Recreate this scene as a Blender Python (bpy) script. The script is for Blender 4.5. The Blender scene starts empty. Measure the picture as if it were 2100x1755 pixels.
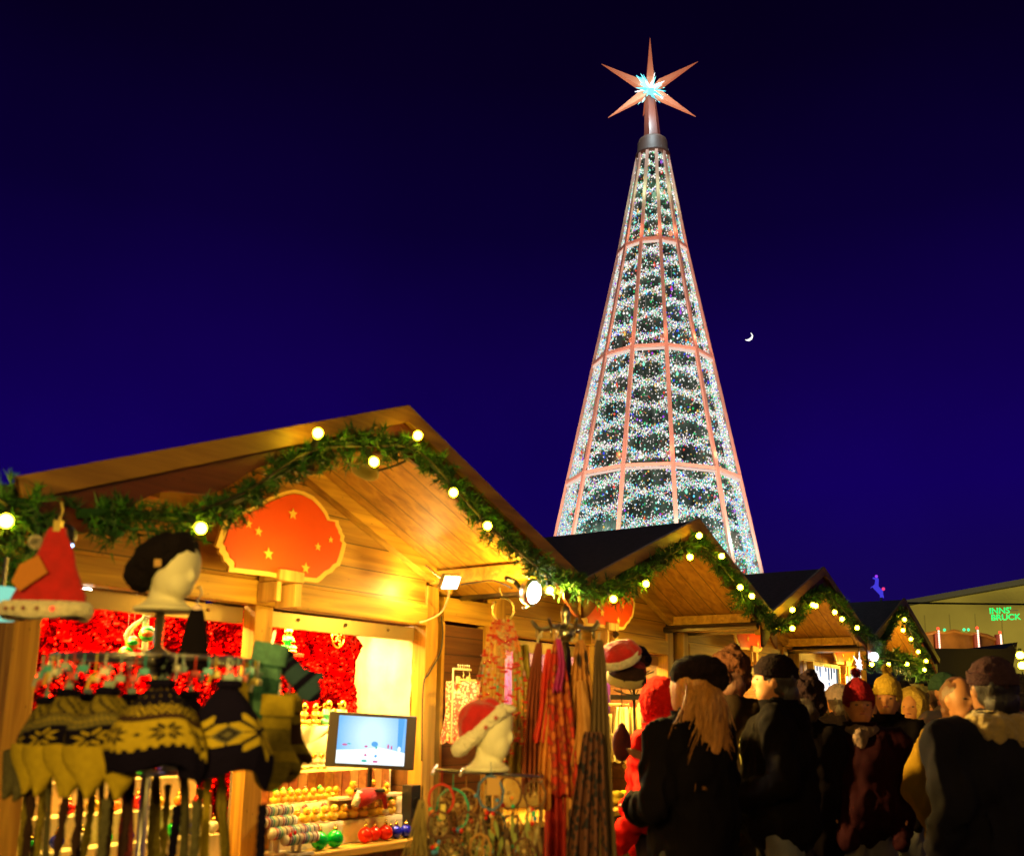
import bpy, bmesh, math, random
from mathutils import Vector, Matrix, noise
random.seed(7)
PI=math.pi; R_=math.radians
sc=bpy.context.scene; COL=sc.collection
# ------------------------------------------------------------------ camera geometry
FPX,CX,CY=2000.0,1050.0,1064.0
PITCH,ROLL,HCAM=R_(11.2),R_(0.86),1.55
CAMR=(Matrix.Rotation(PI/2+PITCH,3,'X') @ Matrix.Rotation(ROLL,3,'Z'))
CAM=Vector((0,0,HCAM))
AZ=R_(35.8)
U=Vector((math.sin(AZ),math.cos(AZ),0)); V=Vector((-math.cos(AZ),math.sin(AZ),0)); O=Vector((-.58543,6.26164,0))
ROT=PI/2-AZ
def ray(x,y): return CAMR @ Vector(((x-CX)/FPX,-(y-CY)/FPX,-1))
def P(x,y,Y):
    r=ray(x,y); return CAM+r*(Y/r.y)
def row(x,y,v):
    r=ray(x,y); n=V; t=((O-CAM).dot(n)+v)/n.dot(r); d=CAM+r*t-O
    return Vector((d.dot(U),v,d.z))
def RW(u,v,z=0): return O+U*u+V*v+Vector((0,0,z))
# ------------------------------------------------------------------ materials
MATS={}
def mat(name,col,rough=.6,metal=0,emis=None,es=0,vary=0,vs=8,bump=0,bs=30,trans=0,alpha=1,stretch=None,col2=None,sheen=0,spec=None):
    if name in MATS: return MATS[name]
    m=bpy.data.materials.new(name); m.use_nodes=True; nt=m.node_tree; b=nt.nodes['Principled BSDF']
    b.inputs['Base Color'].default_value=(*col,1); b.inputs['Roughness'].default_value=rough; b.inputs['Metallic'].default_value=metal
    if spec is not None: b.inputs['Specular IOR Level'].default_value=spec
    if emis: b.inputs['Emission Color'].default_value=(*emis,1); b.inputs['Emission Strength'].default_value=es
    if trans: b.inputs['Transmission Weight'].default_value=trans
    if alpha<1: b.inputs['Alpha'].default_value=alpha
    if sheen: b.inputs['Sheen Weight'].default_value=sheen
    if vary or bump:
        tc=nt.nodes.new('ShaderNodeTexCoord'); mp=nt.nodes.new('ShaderNodeMapping'); nt.links.new(tc.outputs['Object'],mp.inputs[0])
        if stretch: mp.inputs['Scale'].default_value=stretch
    if vary:
        n=nt.nodes.new('ShaderNodeTexNoise'); n.inputs['Scale'].default_value=vs; n.inputs['Detail'].default_value=5; nt.links.new(mp.outputs[0],n.inputs['Vector'])
        cr=nt.nodes.new('ShaderNodeValToRGB'); c2=col2 or tuple(c*(1-vary) for c in col)
        cr.color_ramp.elements[0].position=.35; cr.color_ramp.elements[1].position=.65
        cr.color_ramp.elements[0].color=(*c2,1); cr.color_ramp.elements[1].color=(*col,1)
        nt.links.new(n.outputs[0],cr.inputs[0]); nt.links.new(cr.outputs[0],b.inputs['Base Color'])
    if bump:
        n2=nt.nodes.new('ShaderNodeTexNoise'); n2.inputs['Scale'].default_value=bs; n2.inputs['Detail'].default_value=4; nt.links.new(mp.outputs[0],n2.inputs['Vector'])
        bp=nt.nodes.new('ShaderNodeBump'); bp.inputs['Strength'].default_value=bump; bp.inputs['Distance'].default_value=.02
        nt.links.new(n2.outputs[0],bp.inputs['Height']); nt.links.new(bp.outputs[0],b.inputs['Normal'])
    MATS[name]=m; return m
def wood(name,col,axis=0,plank=0,pax=2,rough=.55,dark=.45):
    """procedural timber: long noise grain along one axis, optional plank gaps"""
    if name in MATS: return MATS[name]
    m=bpy.data.materials.new(name); m.use_nodes=True; nt=m.node_tree; b=nt.nodes['Principled BSDF']; b.inputs['Roughness'].default_value=rough
    tc=nt.nodes.new('ShaderNodeTexCoord'); mp=nt.nodes.new('ShaderNodeMapping'); s=[14,14,14]; s[axis]=.9; mp.inputs['Scale'].default_value=s
    nt.links.new(tc.outputs['Object'],mp.inputs[0])
    n=nt.nodes.new('ShaderNodeTexNoise'); n.inputs['Scale'].default_value=1.6; n.inputs['Detail'].default_value=7; n.inputs['Distortion'].default_value=.6
    nt.links.new(mp.outputs[0],n.inputs['Vector'])
    cr=nt.nodes.new('ShaderNodeValToRGB'); cr.color_ramp.elements[0].position=.3; cr.color_ramp.elements[1].position=.7
    cr.color_ramp.elements[0].color=(*[c*dark*w for c,w in zip(col,(1.1,.9,.7))],1); cr.color_ramp.elements[1].color=(*col,1)
    nt.links.new(n.outputs[0],cr.inputs[0])
    # knots
    vo=nt.nodes.new('ShaderNodeTexVoronoi'); mp2=nt.nodes.new('ShaderNodeMapping'); s2=[5,5,5]; s2[axis]=2.2; mp2.inputs['Scale'].default_value=s2
    nt.links.new(tc.outputs['Object'],mp2.inputs[0]); nt.links.new(mp2.outputs[0],vo.inputs['Vector'])
    lt=nt.nodes.new('ShaderNodeMath'); lt.operation='LESS_THAN'; lt.inputs[1].default_value=.09; nt.links.new(vo.outputs['Distance'],lt.inputs[0])
    mx=nt.nodes.new('ShaderNodeMixRGB'); mx.inputs['Color2'].default_value=(*[c*.3 for c in col],1); nt.links.new(cr.outputs[0],mx.inputs['Color1'])
    ml=nt.nodes.new('ShaderNodeMath'); ml.operation='MULTIPLY'; ml.inputs[1].default_value=.7; nt.links.new(lt.outputs[0],ml.inputs[0]); nt.links.new(ml.outputs[0],mx.inputs['Fac'])
    last=mx.outputs[0]
    bp=nt.nodes.new('ShaderNodeBump'); bp.inputs['Strength'].default_value=.3; bp.inputs['Distance'].default_value=.01; nt.links.new(n.outputs[0],bp.inputs['Height'])
    if plank:
        sx=nt.nodes.new('ShaderNodeSeparateXYZ'); nt.links.new(tc.outputs['Object'],sx.inputs[0])
        dv=nt.nodes.new('ShaderNodeMath'); dv.operation='DIVIDE'; dv.inputs[1].default_value=plank; nt.links.new(sx.outputs[pax],dv.inputs[0])
        fr=nt.nodes.new('ShaderNodeMath'); fr.operation='FRACT'; nt.links.new(dv.outputs[0],fr.inputs[0])
        g=nt.nodes.new('ShaderNodeMath'); g.operation='LESS_THAN'; g.inputs[1].default_value=.05; nt.links.new(fr.outputs[0],g.inputs[0])
        fl=nt.nodes.new('ShaderNodeMath'); fl.operation='FLOOR'; nt.links.new(dv.outputs[0],fl.inputs[0])
        wn=nt.nodes.new('ShaderNodeTexWhiteNoise'); wn.noise_dimensions='1D'; nt.links.new(fl.outputs[0],wn.inputs['W'])
        mr=nt.nodes.new('ShaderNodeMapRange'); mr.inputs['To Min'].default_value=.72; mr.inputs['To Max'].default_value=1.0; nt.links.new(wn.outputs['Value'],mr.inputs['Value'])
        m3=nt.nodes.new('ShaderNodeMixRGB'); m3.blend_type='MULTIPLY'; m3.inputs['Fac'].default_value=1; nt.links.new(last,m3.inputs['Color1']); nt.links.new(mr.outputs[0],m3.inputs['Color2'])
        m2=nt.nodes.new('ShaderNodeMixRGB'); m2.inputs['Color2'].default_value=(*[c*.15 for c in col],1); nt.links.new(g.outputs[0],m2.inputs['Fac']); nt.links.new(m3.outputs[0],m2.inputs['Color1'])
        last=m2.outputs[0]
    nt.links.new(last,b.inputs['Base Color']); nt.links.new(bp.outputs[0],b.inputs['Normal'])
    MATS[name]=m; return m
def emit(name,col,s,sample=True):
    if name in MATS: return MATS[name]
    m=bpy.data.materials.new(name); m.use_nodes=True; nt=m.node_tree; nt.nodes.clear()
    e=nt.nodes.new('ShaderNodeEmission'); o=nt.nodes.new('ShaderNodeOutputMaterial'); e.inputs[0].default_value=(*col,1); e.inputs[1].default_value=s
    nt.links.new(e.outputs[0],o.inputs[0])
    if not sample: m.cycles.emission_sampling='NONE'
    MATS[name]=m; return m
# ------------------------------------------------------------------ mesh builder
class MB:
    def __init__(s): s.v=[]; s.f=[]; s.m=[]
    def add(s,vs,fs,mi=0,M=None):
        b=len(s.v)
        s.v+= [tuple(M@Vector(v)) for v in vs] if M is not None else [tuple(v) for v in vs]
        for f in fs: s.f.append(tuple(i+b for i in f)); s.m.append(mi)
        return s
    def box(s,a,b,mi=0,M=None):
        (x0,y0,z0),(x1,y1,z1)=a,b
        return s.add([(x0,y0,z0),(x1,y0,z0),(x1,y1,z0),(x0,y1,z0),(x0,y0,z1),(x1,y0,z1),(x1,y1,z1),(x0,y1,z1)],
          [(0,3,2,1),(4,5,6,7),(0,1,5,4),(1,2,6,5),(2,3,7,6),(3,0,4,7)],mi,M)
    def cbox(s,c,d,mi=0,M=None): return s.box([c[i]-d[i]/2 for i in range(3)],[c[i]+d[i]/2 for i in range(3)],mi,M)
    def beam(s,p,q,w,h,mi=0,up=(0,0,1)):
        p,q=Vector(p),Vector(q); d=(q-p).normalized(); sd=d.cross(Vector(up)).normalized(); u2=sd.cross(d)
        vs=[]
        for c in (p,q):
            for a,b in ((-1,-1),(1,-1),(1,1),(-1,1)): vs.append(c+sd*a*w/2+u2*b*h/2)
        return s.add(vs,[(0,3,2,1),(4,5,6,7),(0,1,5,4),(1,2,6,5),(2,3,7,6),(3,0,4,7)],mi)
    def tube(s,pts,r,n=8,mi=0,cap=True,M=None):
        pts=[Vector(p) for p in pts]; rs=r if isinstance(r,(list,tuple)) else [r]*len(pts); vs=[];fs=[]
        t0=(pts[1]-pts[0]).normalized(); ref=Vector((0,0,1)) if abs(t0.z)<.9 else Vector((1,0,0)); a=t0.cross(ref).normalized()
        for i,p in enumerate(pts):
            t=(pts[min(i+1,len(pts)-1)]-pts[max(i-1,0)]).normalized()
            if t.length==0: t=t0
            a=(a-t*a.dot(t)); a=a.normalized() if a.length>1e-6 else t.orthogonal().normalized(); b=t.cross(a)
            for k in range(n): vs.append(p+(a*math.cos(2*PI*k/n)+b*math.sin(2*PI*k/n))*rs[i])
        for i in range(len(pts)-1):
            for k in range(n): fs.append((i*n+k,i*n+(k+1)%n,(i+1)*n+(k+1)%n,(i+1)*n+k))
        if cap: fs.append(tuple(range(n-1,-1,-1))); fs.append(tuple((len(pts)-1)*n+k for k in range(n)))
        return s.add(vs,fs,mi,M)
    def lathe(s,prof,n=20,mi=0,M=None,sx=1,sy=1):
        vs=[];fs=[]
        for r,z in prof:
            for k in range(n): vs.append((r*sx*math.cos(2*PI*k/n),r*sy*math.sin(2*PI*k/n),z))
        for i in range(len(prof)-1):
            for k in range(n): fs.append((i*n+k,i*n+(k+1)%n,(i+1)*n+(k+1)%n,(i+1)*n+k))
        fs.append(tuple(range(n-1,-1,-1))); fs.append(tuple((len(prof)-1)*n+k for k in range(n)))
        return s.add(vs,fs,mi,M)
    def ball(s,c,r,n=12,mi=0,M=None):
        rx,ry,rz=(r,r,r) if not isinstance(r,(tuple,list)) else r
        m=max(4,n//2+1); vs=[(c[0],c[1],c[2]-rz)];fs=[]
        for i in range(1,m):
            t=PI*i/m
            for k in range(n): vs.append((c[0]+rx*math.sin(t)*math.cos(2*PI*k/n),c[1]+ry*math.sin(t)*math.sin(2*PI*k/n),c[2]-rz*math.cos(t)))
        vs.append((c[0],c[1],c[2]+rz)); L=len(vs)-1
        for k in range(n): fs.append((0,1+(k+1)%n,1+k)); fs.append((L,L-n+k,L-n+(k+1)%n))
        for i in range(m-2):
            for k in range(n): a=1+i*n; fs.append((a+k,a+(k+1)%n,a+n+(k+1)%n,a+n+k))
        return s.add(vs,fs,mi,M)
    def prism(s,poly,y0,y1,mi=0,M=None):
        """polygon in local x,z extruded along y"""
        n=len(poly); vs=[(x,y0,z) for x,z in poly]+[(x,y1,z) for x,z in poly]
        fs=[tuple(range(n)),tuple(range(2*n-1,n-1,-1))]+[(i,i+n,(i+1)%n+n,(i+1)%n) for i in range(n)]
        return s.add(vs,fs,mi,M)
    def grid(s,nx,ny,fn,mi=0,M=None,mf=None,closed=False):
        vs=[fn(i/(nx if closed else nx),j/ny) for j in range(ny+1) for i in range(nx if closed else nx+1)]
        w=nx if closed else nx+1; b=len(s.v); s.v+=[tuple(M@Vector(v)) for v in vs] if M is not None else [tuple(v) for v in vs]
        for j in range(ny):
            for i in range(nx):
                i2=(i+1)%w if closed else i+1
                s.f.append((b+j*w+i,b+j*w+i2,b+(j+1)*w+i2,b+(j+1)*w+i)); s.m.append(mf(i,j) if mf else mi)
        return s
    def mesh(s,name,mats,smooth=True):
        me=bpy.data.meshes.new(name); me.from_pydata(s.v,[],s.f)
        for m in (mats if isinstance(mats,(list,tuple)) else [mats]): me.materials.append(m)
        me.polygons.foreach_set('material_index',s.m)
        if smooth: me.polygons.foreach_set('use_smooth',[True]*len(s.f))
        me.validate(); me.update(); return me
    def build(s,name,mats,parent=None,loc=(0,0,0),rz=0,smooth=False,bevel=0,label=None,auto=False):
        o=bpy.data.objects.new(name,s.mesh(name,mats,smooth)); COL.objects.link(o); o.location=loc; o.rotation_euler=(0,0,rz)
        if parent: o.parent=parent
        if bevel:
            b=o.modifiers.new('Bevel','BEVEL'); b.width=bevel; b.segments=2; b.limit_method='ANGLE'
        if label: o['label']=label
        return o
def tag(o,label=None,cat=None,group=None,kind=None):
    if label: o['label']=label
    if cat: o['category']=cat
    if group: o['group']=group
    if kind: o['kind']=kind
    return o
def thing(name,label,cat,loc=(0,0,0),rz=0,group=None):
    o=bpy.data.objects.new(name,None); COL.objects.link(o); o.location=loc; o.rotation_euler=(0,0,rz); o.empty_display_size=.1
    return tag(o,label,cat,group)
def dup(root,loc,rz=None,label=None,scale=None):
    kids={}
    for o in COL.objects:
        if o.parent: kids.setdefault(o.parent,[]).append(o)
    def cp(o,par):
        c=o.copy(); COL.objects.link(c); c.parent=par
        for k in kids.get(o,[]): cp(k,c)
        return c
    r=cp(root,None); r.location=loc
    if rz is not None: r.rotation_euler=(0,0,rz)
    if scale: r.scale=(scale,)*3
    if label: r['label']=label
    return r
def lamp(name,kind,loc,power,col,size=.1,rot=None,par=None,**k):
    l=bpy.data.lights.new(name,kind); l.energy=power; l.color=col
    if kind=='AREA':
        l.shape='RECTANGLE'; l.size=size; l.size_y=k.get('sy',size)
    elif kind=='SUN': l.angle=R_(.5)
    else: l.shadow_soft_size=size
    if kind=='SPOT': l.spot_size=k.get('ang',1.2); l.spot_blend=.6
    o=bpy.data.objects.new(name,l); COL.objects.link(o); o.location=loc
    if rot is not None: o.rotation_euler=rot
    if par: o.parent=par
    return o
def aim(o,target):
    d=Vector(target)-Vector(o.location); o.rotation_euler=d.to_track_quat('-Z','Y').to_euler()
def N(x,y,z,s=1): return noise.noise(Vector((x*s,y*s,z*s)))
AMB=(1,.60,.07)
# common materials
W_light=wood('pine_boards',(.60,.32,.035),0,.14,2)
W_roof=wood('pine_soffit',(.58,.30,.03),0,.16,1)
W_beam=wood('pine_beam',(.64,.37,.045),0)
W_post=wood('pine_post',(.60,.33,.045),2)
W_verge=wood('stained_verge',(.30,.15,.018),0)
W_dark=wood('dark_fascia',(.13,.025,.004),0)
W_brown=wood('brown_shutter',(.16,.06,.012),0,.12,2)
M_roofing=mat('roofing_felt',(.035,.02,.03),.9,vary=.5,vs=20,bump=.4,bs=80)
M_metal=mat('steel',(.55,.52,.48),.3,1)
M_dmetal=mat('dark_steel',(.12,.11,.10),.35,1)
M_black=mat('black_plastic',(.012,.012,.012),.4)
M_cable=mat('cable_rubber',(.01,.01,.01),.6)
M_white=mat('white_cloth',(.8,.74,.6),.8,vary=.12,vs=6,bump=.3,bs=12)
M_cream=mat('styrofoam',(.75,.70,.5),.75,bump=.15,bs=200)
M_gold=mat('gold_paint',(.85,.55,.12),.22,1)
M_red=mat('red_felt',(.55,.004,.006),.85,vary=.25,vs=25,bump=.3,bs=90,sheen=.3)
M_fur=mat('white_plush',(.82,.74,.55),.95,vary=.2,vs=40,bump=.8,bs=60,sheen=.5)
# ------------------------------------------------------------------ ground + sky
g=MB().grid(60,60,lambda a,b:((a-.5)*400,(b-.5)*400+60,0))
gm=mat('cobbles',(.07,.06,.055),.55,vary=.5,vs=3,bump=.5,bs=14)
tag(g.build('ground',gm),kind='structure')
hb=MB()
def hill(i,j):
    a=-1.2+2.4*i; d=150+60*j; h=(9+5*N(i*6,3.3,0)+3*N(i*19,1,2))*math.sin(PI*min(1,j*1.0)*.5+0)*(1 if j>0 else 0)
    return (math.sin(a)*d,math.cos(a)*d,h-1)
hb.grid(80,6,hill)
tag(hb.build('hills',mat('dark_hill',(.01,.01,.018),1),smooth=True),kind='structure')
# ------------------------------------------------------------------ stalls
SLOPE=.40; APEX=3.01; HALF=1.70; FRONT=-.90; DEEP=2.3; PW=1.33
def roofz(x): return APEX-SLOPE*abs(x)
def make_stall(label,hl=HALF):
    t=thing('market_stall',label,'market stall',(0,0,0),ROT,'timber market stalls in a row')
    # posts
    for x in (-PW,PW): MB().box((x-.06,-.02,0),(x+.06,.10,2.35)).build('post',W_post,t,bevel=.006)
    for y in (DEEP-.12,):
        for x in (-PW,PW): MB().box((x-.06,y,0),(x+.06,y+.12,2.35)).build('post',W_post,t)
    MB().box((-.11,-.015,.80),(.01,.085,2.09)).build('post',W_post,t,bevel=.005)
    MB().box((-PW+.062,-.03,2.09),(PW-.062,.07,2.22)).build('header_beam',W_beam,t,bevel=.006)
    # gable wall of boards above the header
    k=MB(); zt=roofz(PW-.05)-.05
    k.prism([(-PW+.05,2.222),(PW-.05,2.222),(PW-.05,zt),(0,APEX-.06),(-PW+.05,zt)],.0,.035)
    k.build('gable_wall',W_light,t)
    k=MB(); k.prism([(-PW+.05,.0),(PW-.05,.0),(PW-.05,zt),(0,APEX-.06),(-PW+.05,zt)],DEEP-.03,DEEP); k.build('back_wall',W_light,t)
    for s in (-1,1):
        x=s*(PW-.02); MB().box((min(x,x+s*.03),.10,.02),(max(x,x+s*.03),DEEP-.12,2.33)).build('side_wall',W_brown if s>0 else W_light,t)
    # roof
    for s in (-1,1):
        HALF=hl if s<0 else 1.66
        n=Vector((s*SLOPE,0,1)).normalized(); d=Vector((s,0,-SLOPE)).normalized(); L=HALF*math.sqrt(1+SLOPE**2)
        def slab(t0,t1,y0,y1,l0=0.0,l1=L):
            a=Vector((0,0,APEX)); vs=[]
            for yy in (y0,y1):
                for (l,h) in ((l0,t0),(l1,t0),(l1,t1),(l0,t1)):
                    p=a+d*l+n*h
                    if l==0: p=Vector((0,0,APEX+h/n.z))
                    vs.append((p.x,yy,p.z))
            return vs
        F=[(0,1,2,3),(7,6,5,4),(0,4,5,1),(1,5,6,2),(2,6,7,3),(3,7,4,0)]
        m=MB().add(slab(-.03,0,FRONT,DEEP+.15),F); rf=m.build('roof',W_roof,t)
        m=MB().add(slab(.004,.03,FRONT-.02,DEEP+.18,0,L+.03),F); m.build('roof_covering',M_roofing,rf)
        # edge moulding
        m=MB().add(slab(-.035,.05,FRONT-.052,FRONT-.022,0,L+.03),F); m.build('verge_board',W_verge,t,bevel=.004)
        # rafters: against gable wall and behind the fascia
        m=MB().add(slab(-.115,-.032,-.075,-.004,0.02,L-.18),F); m.build('rafter',W_beam,t)
        m=MB().add(slab(-.10,-.032,FRONT+.004,FRONT+.07,0.02,L-.02),F); m.build('rafter',W_beam,t)
        # wavy dark fascia
        nn=60; top=[];bot=[]
        for i in range(nn+1):
            l=L*i/nn; p=Vector((0,0,APEX))+d*l; top.append((p.x,p.z-.03)); bot.append((p.x,p.z-.15-.035*math.sin(l*11+1)-.02*math.sin(l*4.3)))
        poly=top+bot[::-1]
        if s<0: poly=poly[::-1]
        m=MB(); q=len(top)
        for yy in (FRONT-.02,FRONT): m.v+=[(a,yy,b) for a,b in top+bot]
        for i in range(q-1):
            for o_ in (0,2*q):
                m.f.append((o_+i,o_+i+1,o_+q+i+1,o_+q+i)); m.m.append(0)
            m.f.append((q+i,q+i+1,3*q+i+1,3*q+i)); m.m.append(0)
            m.f.append((i,i+1,2*q+i+1,2*q+i)); m.m.append(0)
        m.build('fascia_board',W_dark,t)
        # wall plate running forward under the eave
        x=s*(PW+.0); MB().box((x-.045,FRONT+.08,2.355),(x+.045,-.025,2.44)).build('wall_plate',W_beam,t)
        # eave gutter
        m=MB(); x=s*(HALF+.06); z=roofz(HALF)-.02
        m.tube([(x,FRONT,z),(x,DEEP+.1,z)],.03,8); m.build('gutter',M_dmetal,rf)
    # counter
    MB().box((-PW+.062,-.14,.755),(PW-.062,.55,.80)).build('counter_top',W_beam,t,bevel=.008)
    MB().box((-PW+.062,-.02,.0),(PW-.062,.02,.753)).build('counter_front',wood('counter_boards',(.30,.14,.05),2,.12,0),t)
    # tilted shutter frames under the header
    for a,b in ((-PW+.07,-.12),(.02,PW-.07)):
        sh=MB(); sh.beam((a,.10,2.035),(b,.10,2.035),.05,.085).beam((a,.10,2.035),(a,.10,1.0),.03,.03).beam((b,.10,2.035),(b,.10,1.0),.03,.03); s_=sh.build('shutter_frame',mat('brushed_rail',(.34,.24,.12),.4,.6),t)
        bl=MB()
        for q in range(3): bl.ball((a+(b-a)*(.2+.3*q),.07,2.045),.011,6)
        bl.build('bolt',M_metal,s_)
    # bracket carrying the sign
    m=MB(); m.box((-.12,-.20,2.21),(.05,-.032,2.27)); m.box((-.125,-.19,2.10),(-.095,-.035,2.205)); m.box((.0,-.19,2.08),(.045,-.035,2.205)); m.build('sign_bracket',wood('bracket_pine',(.72,.46,.17),2),t,bevel=.004)
    return t
CENT=[-1.22,2.19,5.18,8.34]
labs=['nearest timber stall with red foil inside and a monitor on its counter','timber stall with purple cloth, scarves and hat heads, behind the scarf carousel',
 'third timber stall in the row, behind the dark beanie','farthest timber stall, with a bright white window and a narrow glowing gable']
stall=make_stall(labs[0],1.87); stall.location=RW(CENT[0],0)
st2=make_stall(labs[1],1.68); st2.location=RW(CENT[1],0)
for c,l in zip(CENT[2:],labs[2:]): dup(st2,RW(c,0),label=l)
# ------------------------------------------------------------------ signs
def sign_pts():
    z=[(170,725),(215,585),(250,460),(340,450),(345,410),(420,370),(510,335),(600,300),(700,230),(800,190),(900,150),(1000,130),(1100,150),(1200,200),(1280,280),(1340,360),(1375,440),(1465,455),(1470,500),(1500,550),(1505,585),(1530,620),(1520,670),(1548,700),(1530,775),(1510,850),(1480,930),(1440,950),(1400,1000),(1340,1030),(1290,1080),(1250,1110),(900,1075),(700,1040),(300,995),(310,940),(280,900),(250,880),(240,830),(200,790),(205,750)]
    return [row(400+x/5.16,980+y/5.16,-.13) for x,y in z]
sp=[(p.x-CENT[0],p.z) for p in sign_pts()]
scx=sum(p[0] for p in sp)/len(sp); scz=sum(p[1] for p in sp)/len(sp)
def star(cx,cz,r,y0,y1,m,mi=0,rot=0,inner=.42):
    pts=[(cx+(r if k%2==0 else r*inner)*math.sin(PI*k/5+rot),cz+(r if k%2==0 else r*inner)*math.cos(PI*k/5+rot)) for k in range(10)]
    m.prism(pts,y0,y1,mi)
def make_sign(label):
    t=thing('stall_sign',label,'sign',(0,0,0),ROT,'red plaques with stars on the stall gables')
    L=[(x-scx,z-scz) for x,z in sp]; inn=[(x*.91,z*.90) for x,z in L]
    MB().prism(L,-.02,.0).build('border',mat('sign_cream',(.80,.55,.16),.5),t)
    MB().prism(inn,-.026,-.021).build('panel',mat('sign_red',(.80,.075,.008),.38,vary=.25,vs=2),t)
    for x,y,r in ((970,390,55),(500,495,42),(605,575,46),(710,810,58),(1105,960,52),(1235,735,40),(1370,660,32)):
        p=row(400+x/5.16,980+y/5.16,-.13); m=MB(); star(p.x-CENT[0]-scx,p.z-scz,r*.0006,-.031,-.027,m,0,random.uniform(-.1,.1)); m.build('star',mat('sign_star',(.78,.52,.10),.5),t)
    return t
sg=make_sign('largest red plaque with cream scalloped rim and seven stars on the nearest gable')
sg.location=RW(CENT[0]+scx,-.15,scz)
for i,l in ((1,'red star plaque on the second stall, partly behind the scarf carousel'),(2,'red star plaque hanging at the third stall, above the dark beanie'),(3,'small orange plaque above the bright white shop window of the farthest stall')):
    dup(sg,RW(CENT[i]+scx,-.15,scz),label=l)
# ------------------------------------------------------------------ garlands + bulbs
M_pine=[mat('pine_needle_dark',(.010,.050,.008),.55),mat('pine_needle_mid',(.02,.105,.012),.5),mat('pine_needle_light',(.05,.18,.015),.5)]
def catmull(pts,n=14):
    out=[]; q=[pts[0]]+list(pts)+[pts[-1]]
    for i in range(1,len(q)-2):
        p0,p1,p2,p3=q[i-1:i+3]
        for k in range(n):
            t=k/n; out.append(.5*((2*p1)+(-p0+p2)*t+(2*p0-5*p1+4*p2-p3)*t*t+(-p0+3*p1-3*p2+p3)*t**3))
    out.append(pts[-1]); return out
def garland(name,label,pts,rad,cnt,sz=.055,seed=1,wd=.0035,cat='garland',group='pine garlands on the stall fronts'):
    rnd=random.Random(seed); path=catmull([Vector(p) for p in pts]); org=path[0].copy(); path=[p-org for p in path]
    segs=[(path[i],path[i+1],(path[i+1]-path[i]).length) for i in range(len(path)-1)]; tot=sum(s[2] for s in segs)
    m=MB(); m.tube(path,.02,6,0)
    cum=[];a=0
    for s in segs: a+=s[2]; cum.append(a)
    import bisect
    ntw=int(tot*190)
    for k in range(ntw):
        d=rnd.uniform(0,tot); i=min(bisect.bisect(cum,d),len(segs)-1); p,q,l=segs[i]; f=(d-(cum[i]-l))/l; c=p.lerp(q,f); t=(q-p).normalized()
        ang=rnd.uniform(0,2*PI); a_=t.orthogonal().normalized(); b_=t.cross(a_); rdl=a_*math.cos(ang)+b_*math.sin(ang)
        clump=.65+.6*(.5+N(c.x*3.1+seed,c.y*3.1,c.z*3.1+ang*.35))
        tw=(rdl+t*rnd.uniform(-.9,.9)).normalized(); R=rad*clump*rnd.uniform(.6,1.15); tip=c+tw*R+Vector((0,0,-.25*R))
        mi=rnd.choice((0,0,1,1,2))
        m.beam(c,c.lerp(tip,.7),.003,.003,0)
        for q_ in range(int(cnt)):
            ff=rnd.uniform(.25,1); base=c.lerp(tip,ff); dr=(tw*.7+Vector((rnd.gauss(0,1),rnd.gauss(0,1),rnd.gauss(0,1))).normalized()).normalized()
            L=sz*rnd.uniform(.6,1.1); e=base+dr*L; sd=dr.cross(Vector((rnd.gauss(0,1),rnd.gauss(0,1),rnd.gauss(0,1)))).normalized()*wd
            m.add([base-sd,base+sd,e],[(0,1,2)],mi)
    o=m.build(name,M_pine+[mat('twig',(.05,.03,.015),.8)],None,org); return tag(o,label,cat,group)
def gp(x,y,v=-.95): p=row(x,y,v); return RW(*p)
G1=[gp(160,1052),gp(260,1055,-.96),gp(380,1060,-.97),gp(470,1030),gp(560,980),gp(640,925),gp(720,905),gp(800,905),gp(870,935),gp(960,1025),gp(1050,1110),gp(1130,1180),gp(1200,1205)]
garland('pine_garland','bushy garland draped along the gable edge of the nearest stall',G1,.092,18,.052,3,.0038)
# a loose sprig hanging down at the left end
garland('pine_garland','short droopy sprig hanging left of the black beret',[gp(205,1050),gp(225,1085),gp(240,1100)],.06,10,.05,4,group=None)
garland('pine_garland','dark garland at the left picture edge beside the red hat',[gp(-60,1080),gp(0,1040),gp(55,1035),gp(75,1085),gp(55,1150),gp(20,1200)],.10,16,.06,5)
G2=[gp(1200,1205),gp(1260,1208),gp(1310,1175),gp(1370,1135),gp(1425,1112),gp(1465,1145),gp(1510,1200),gp(1560,1255),gp(1590,1280)]
garland('pine_garland','garland over the second stall gable in front of the glass tree',G2,.11,13,.06,6,.004)
G3=[gp(1592,1282),gp(1630,1268),gp(1650,1235),gp(1683,1212),gp(1715,1228),gp(1745,1270),gp(1785,1310),gp(1805,1325)]
garland('pine_garland','garland over the third stall gable, behind the dark beanie',G3,.085,10,.06,7,.005)
G4=[gp(1805,1325),gp(1820,1290),gp(1845,1252),gp(1858,1270),gp(1875,1305),gp(1895,1345),gp(1905,1375)]
garland('pine_garland','garland outlining the far narrow gable at the end of the row',G4,.075,9,.06,8,.006)
garland('pine_garland','level garland strung across the front of the far stall',[gp(1785,1352,-.9),gp(1810,1348,-.9),gp(1840,1350,-.9),gp(1870,1362,-.9),gp(1900,1372,-.9)],.16,9,.08,9,.007)
M_bulb=emit('warm_bulb',(1,.68,.014),95)
M_sock=mat('bulb_socket',(.01,.02,.012),.5)
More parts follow.
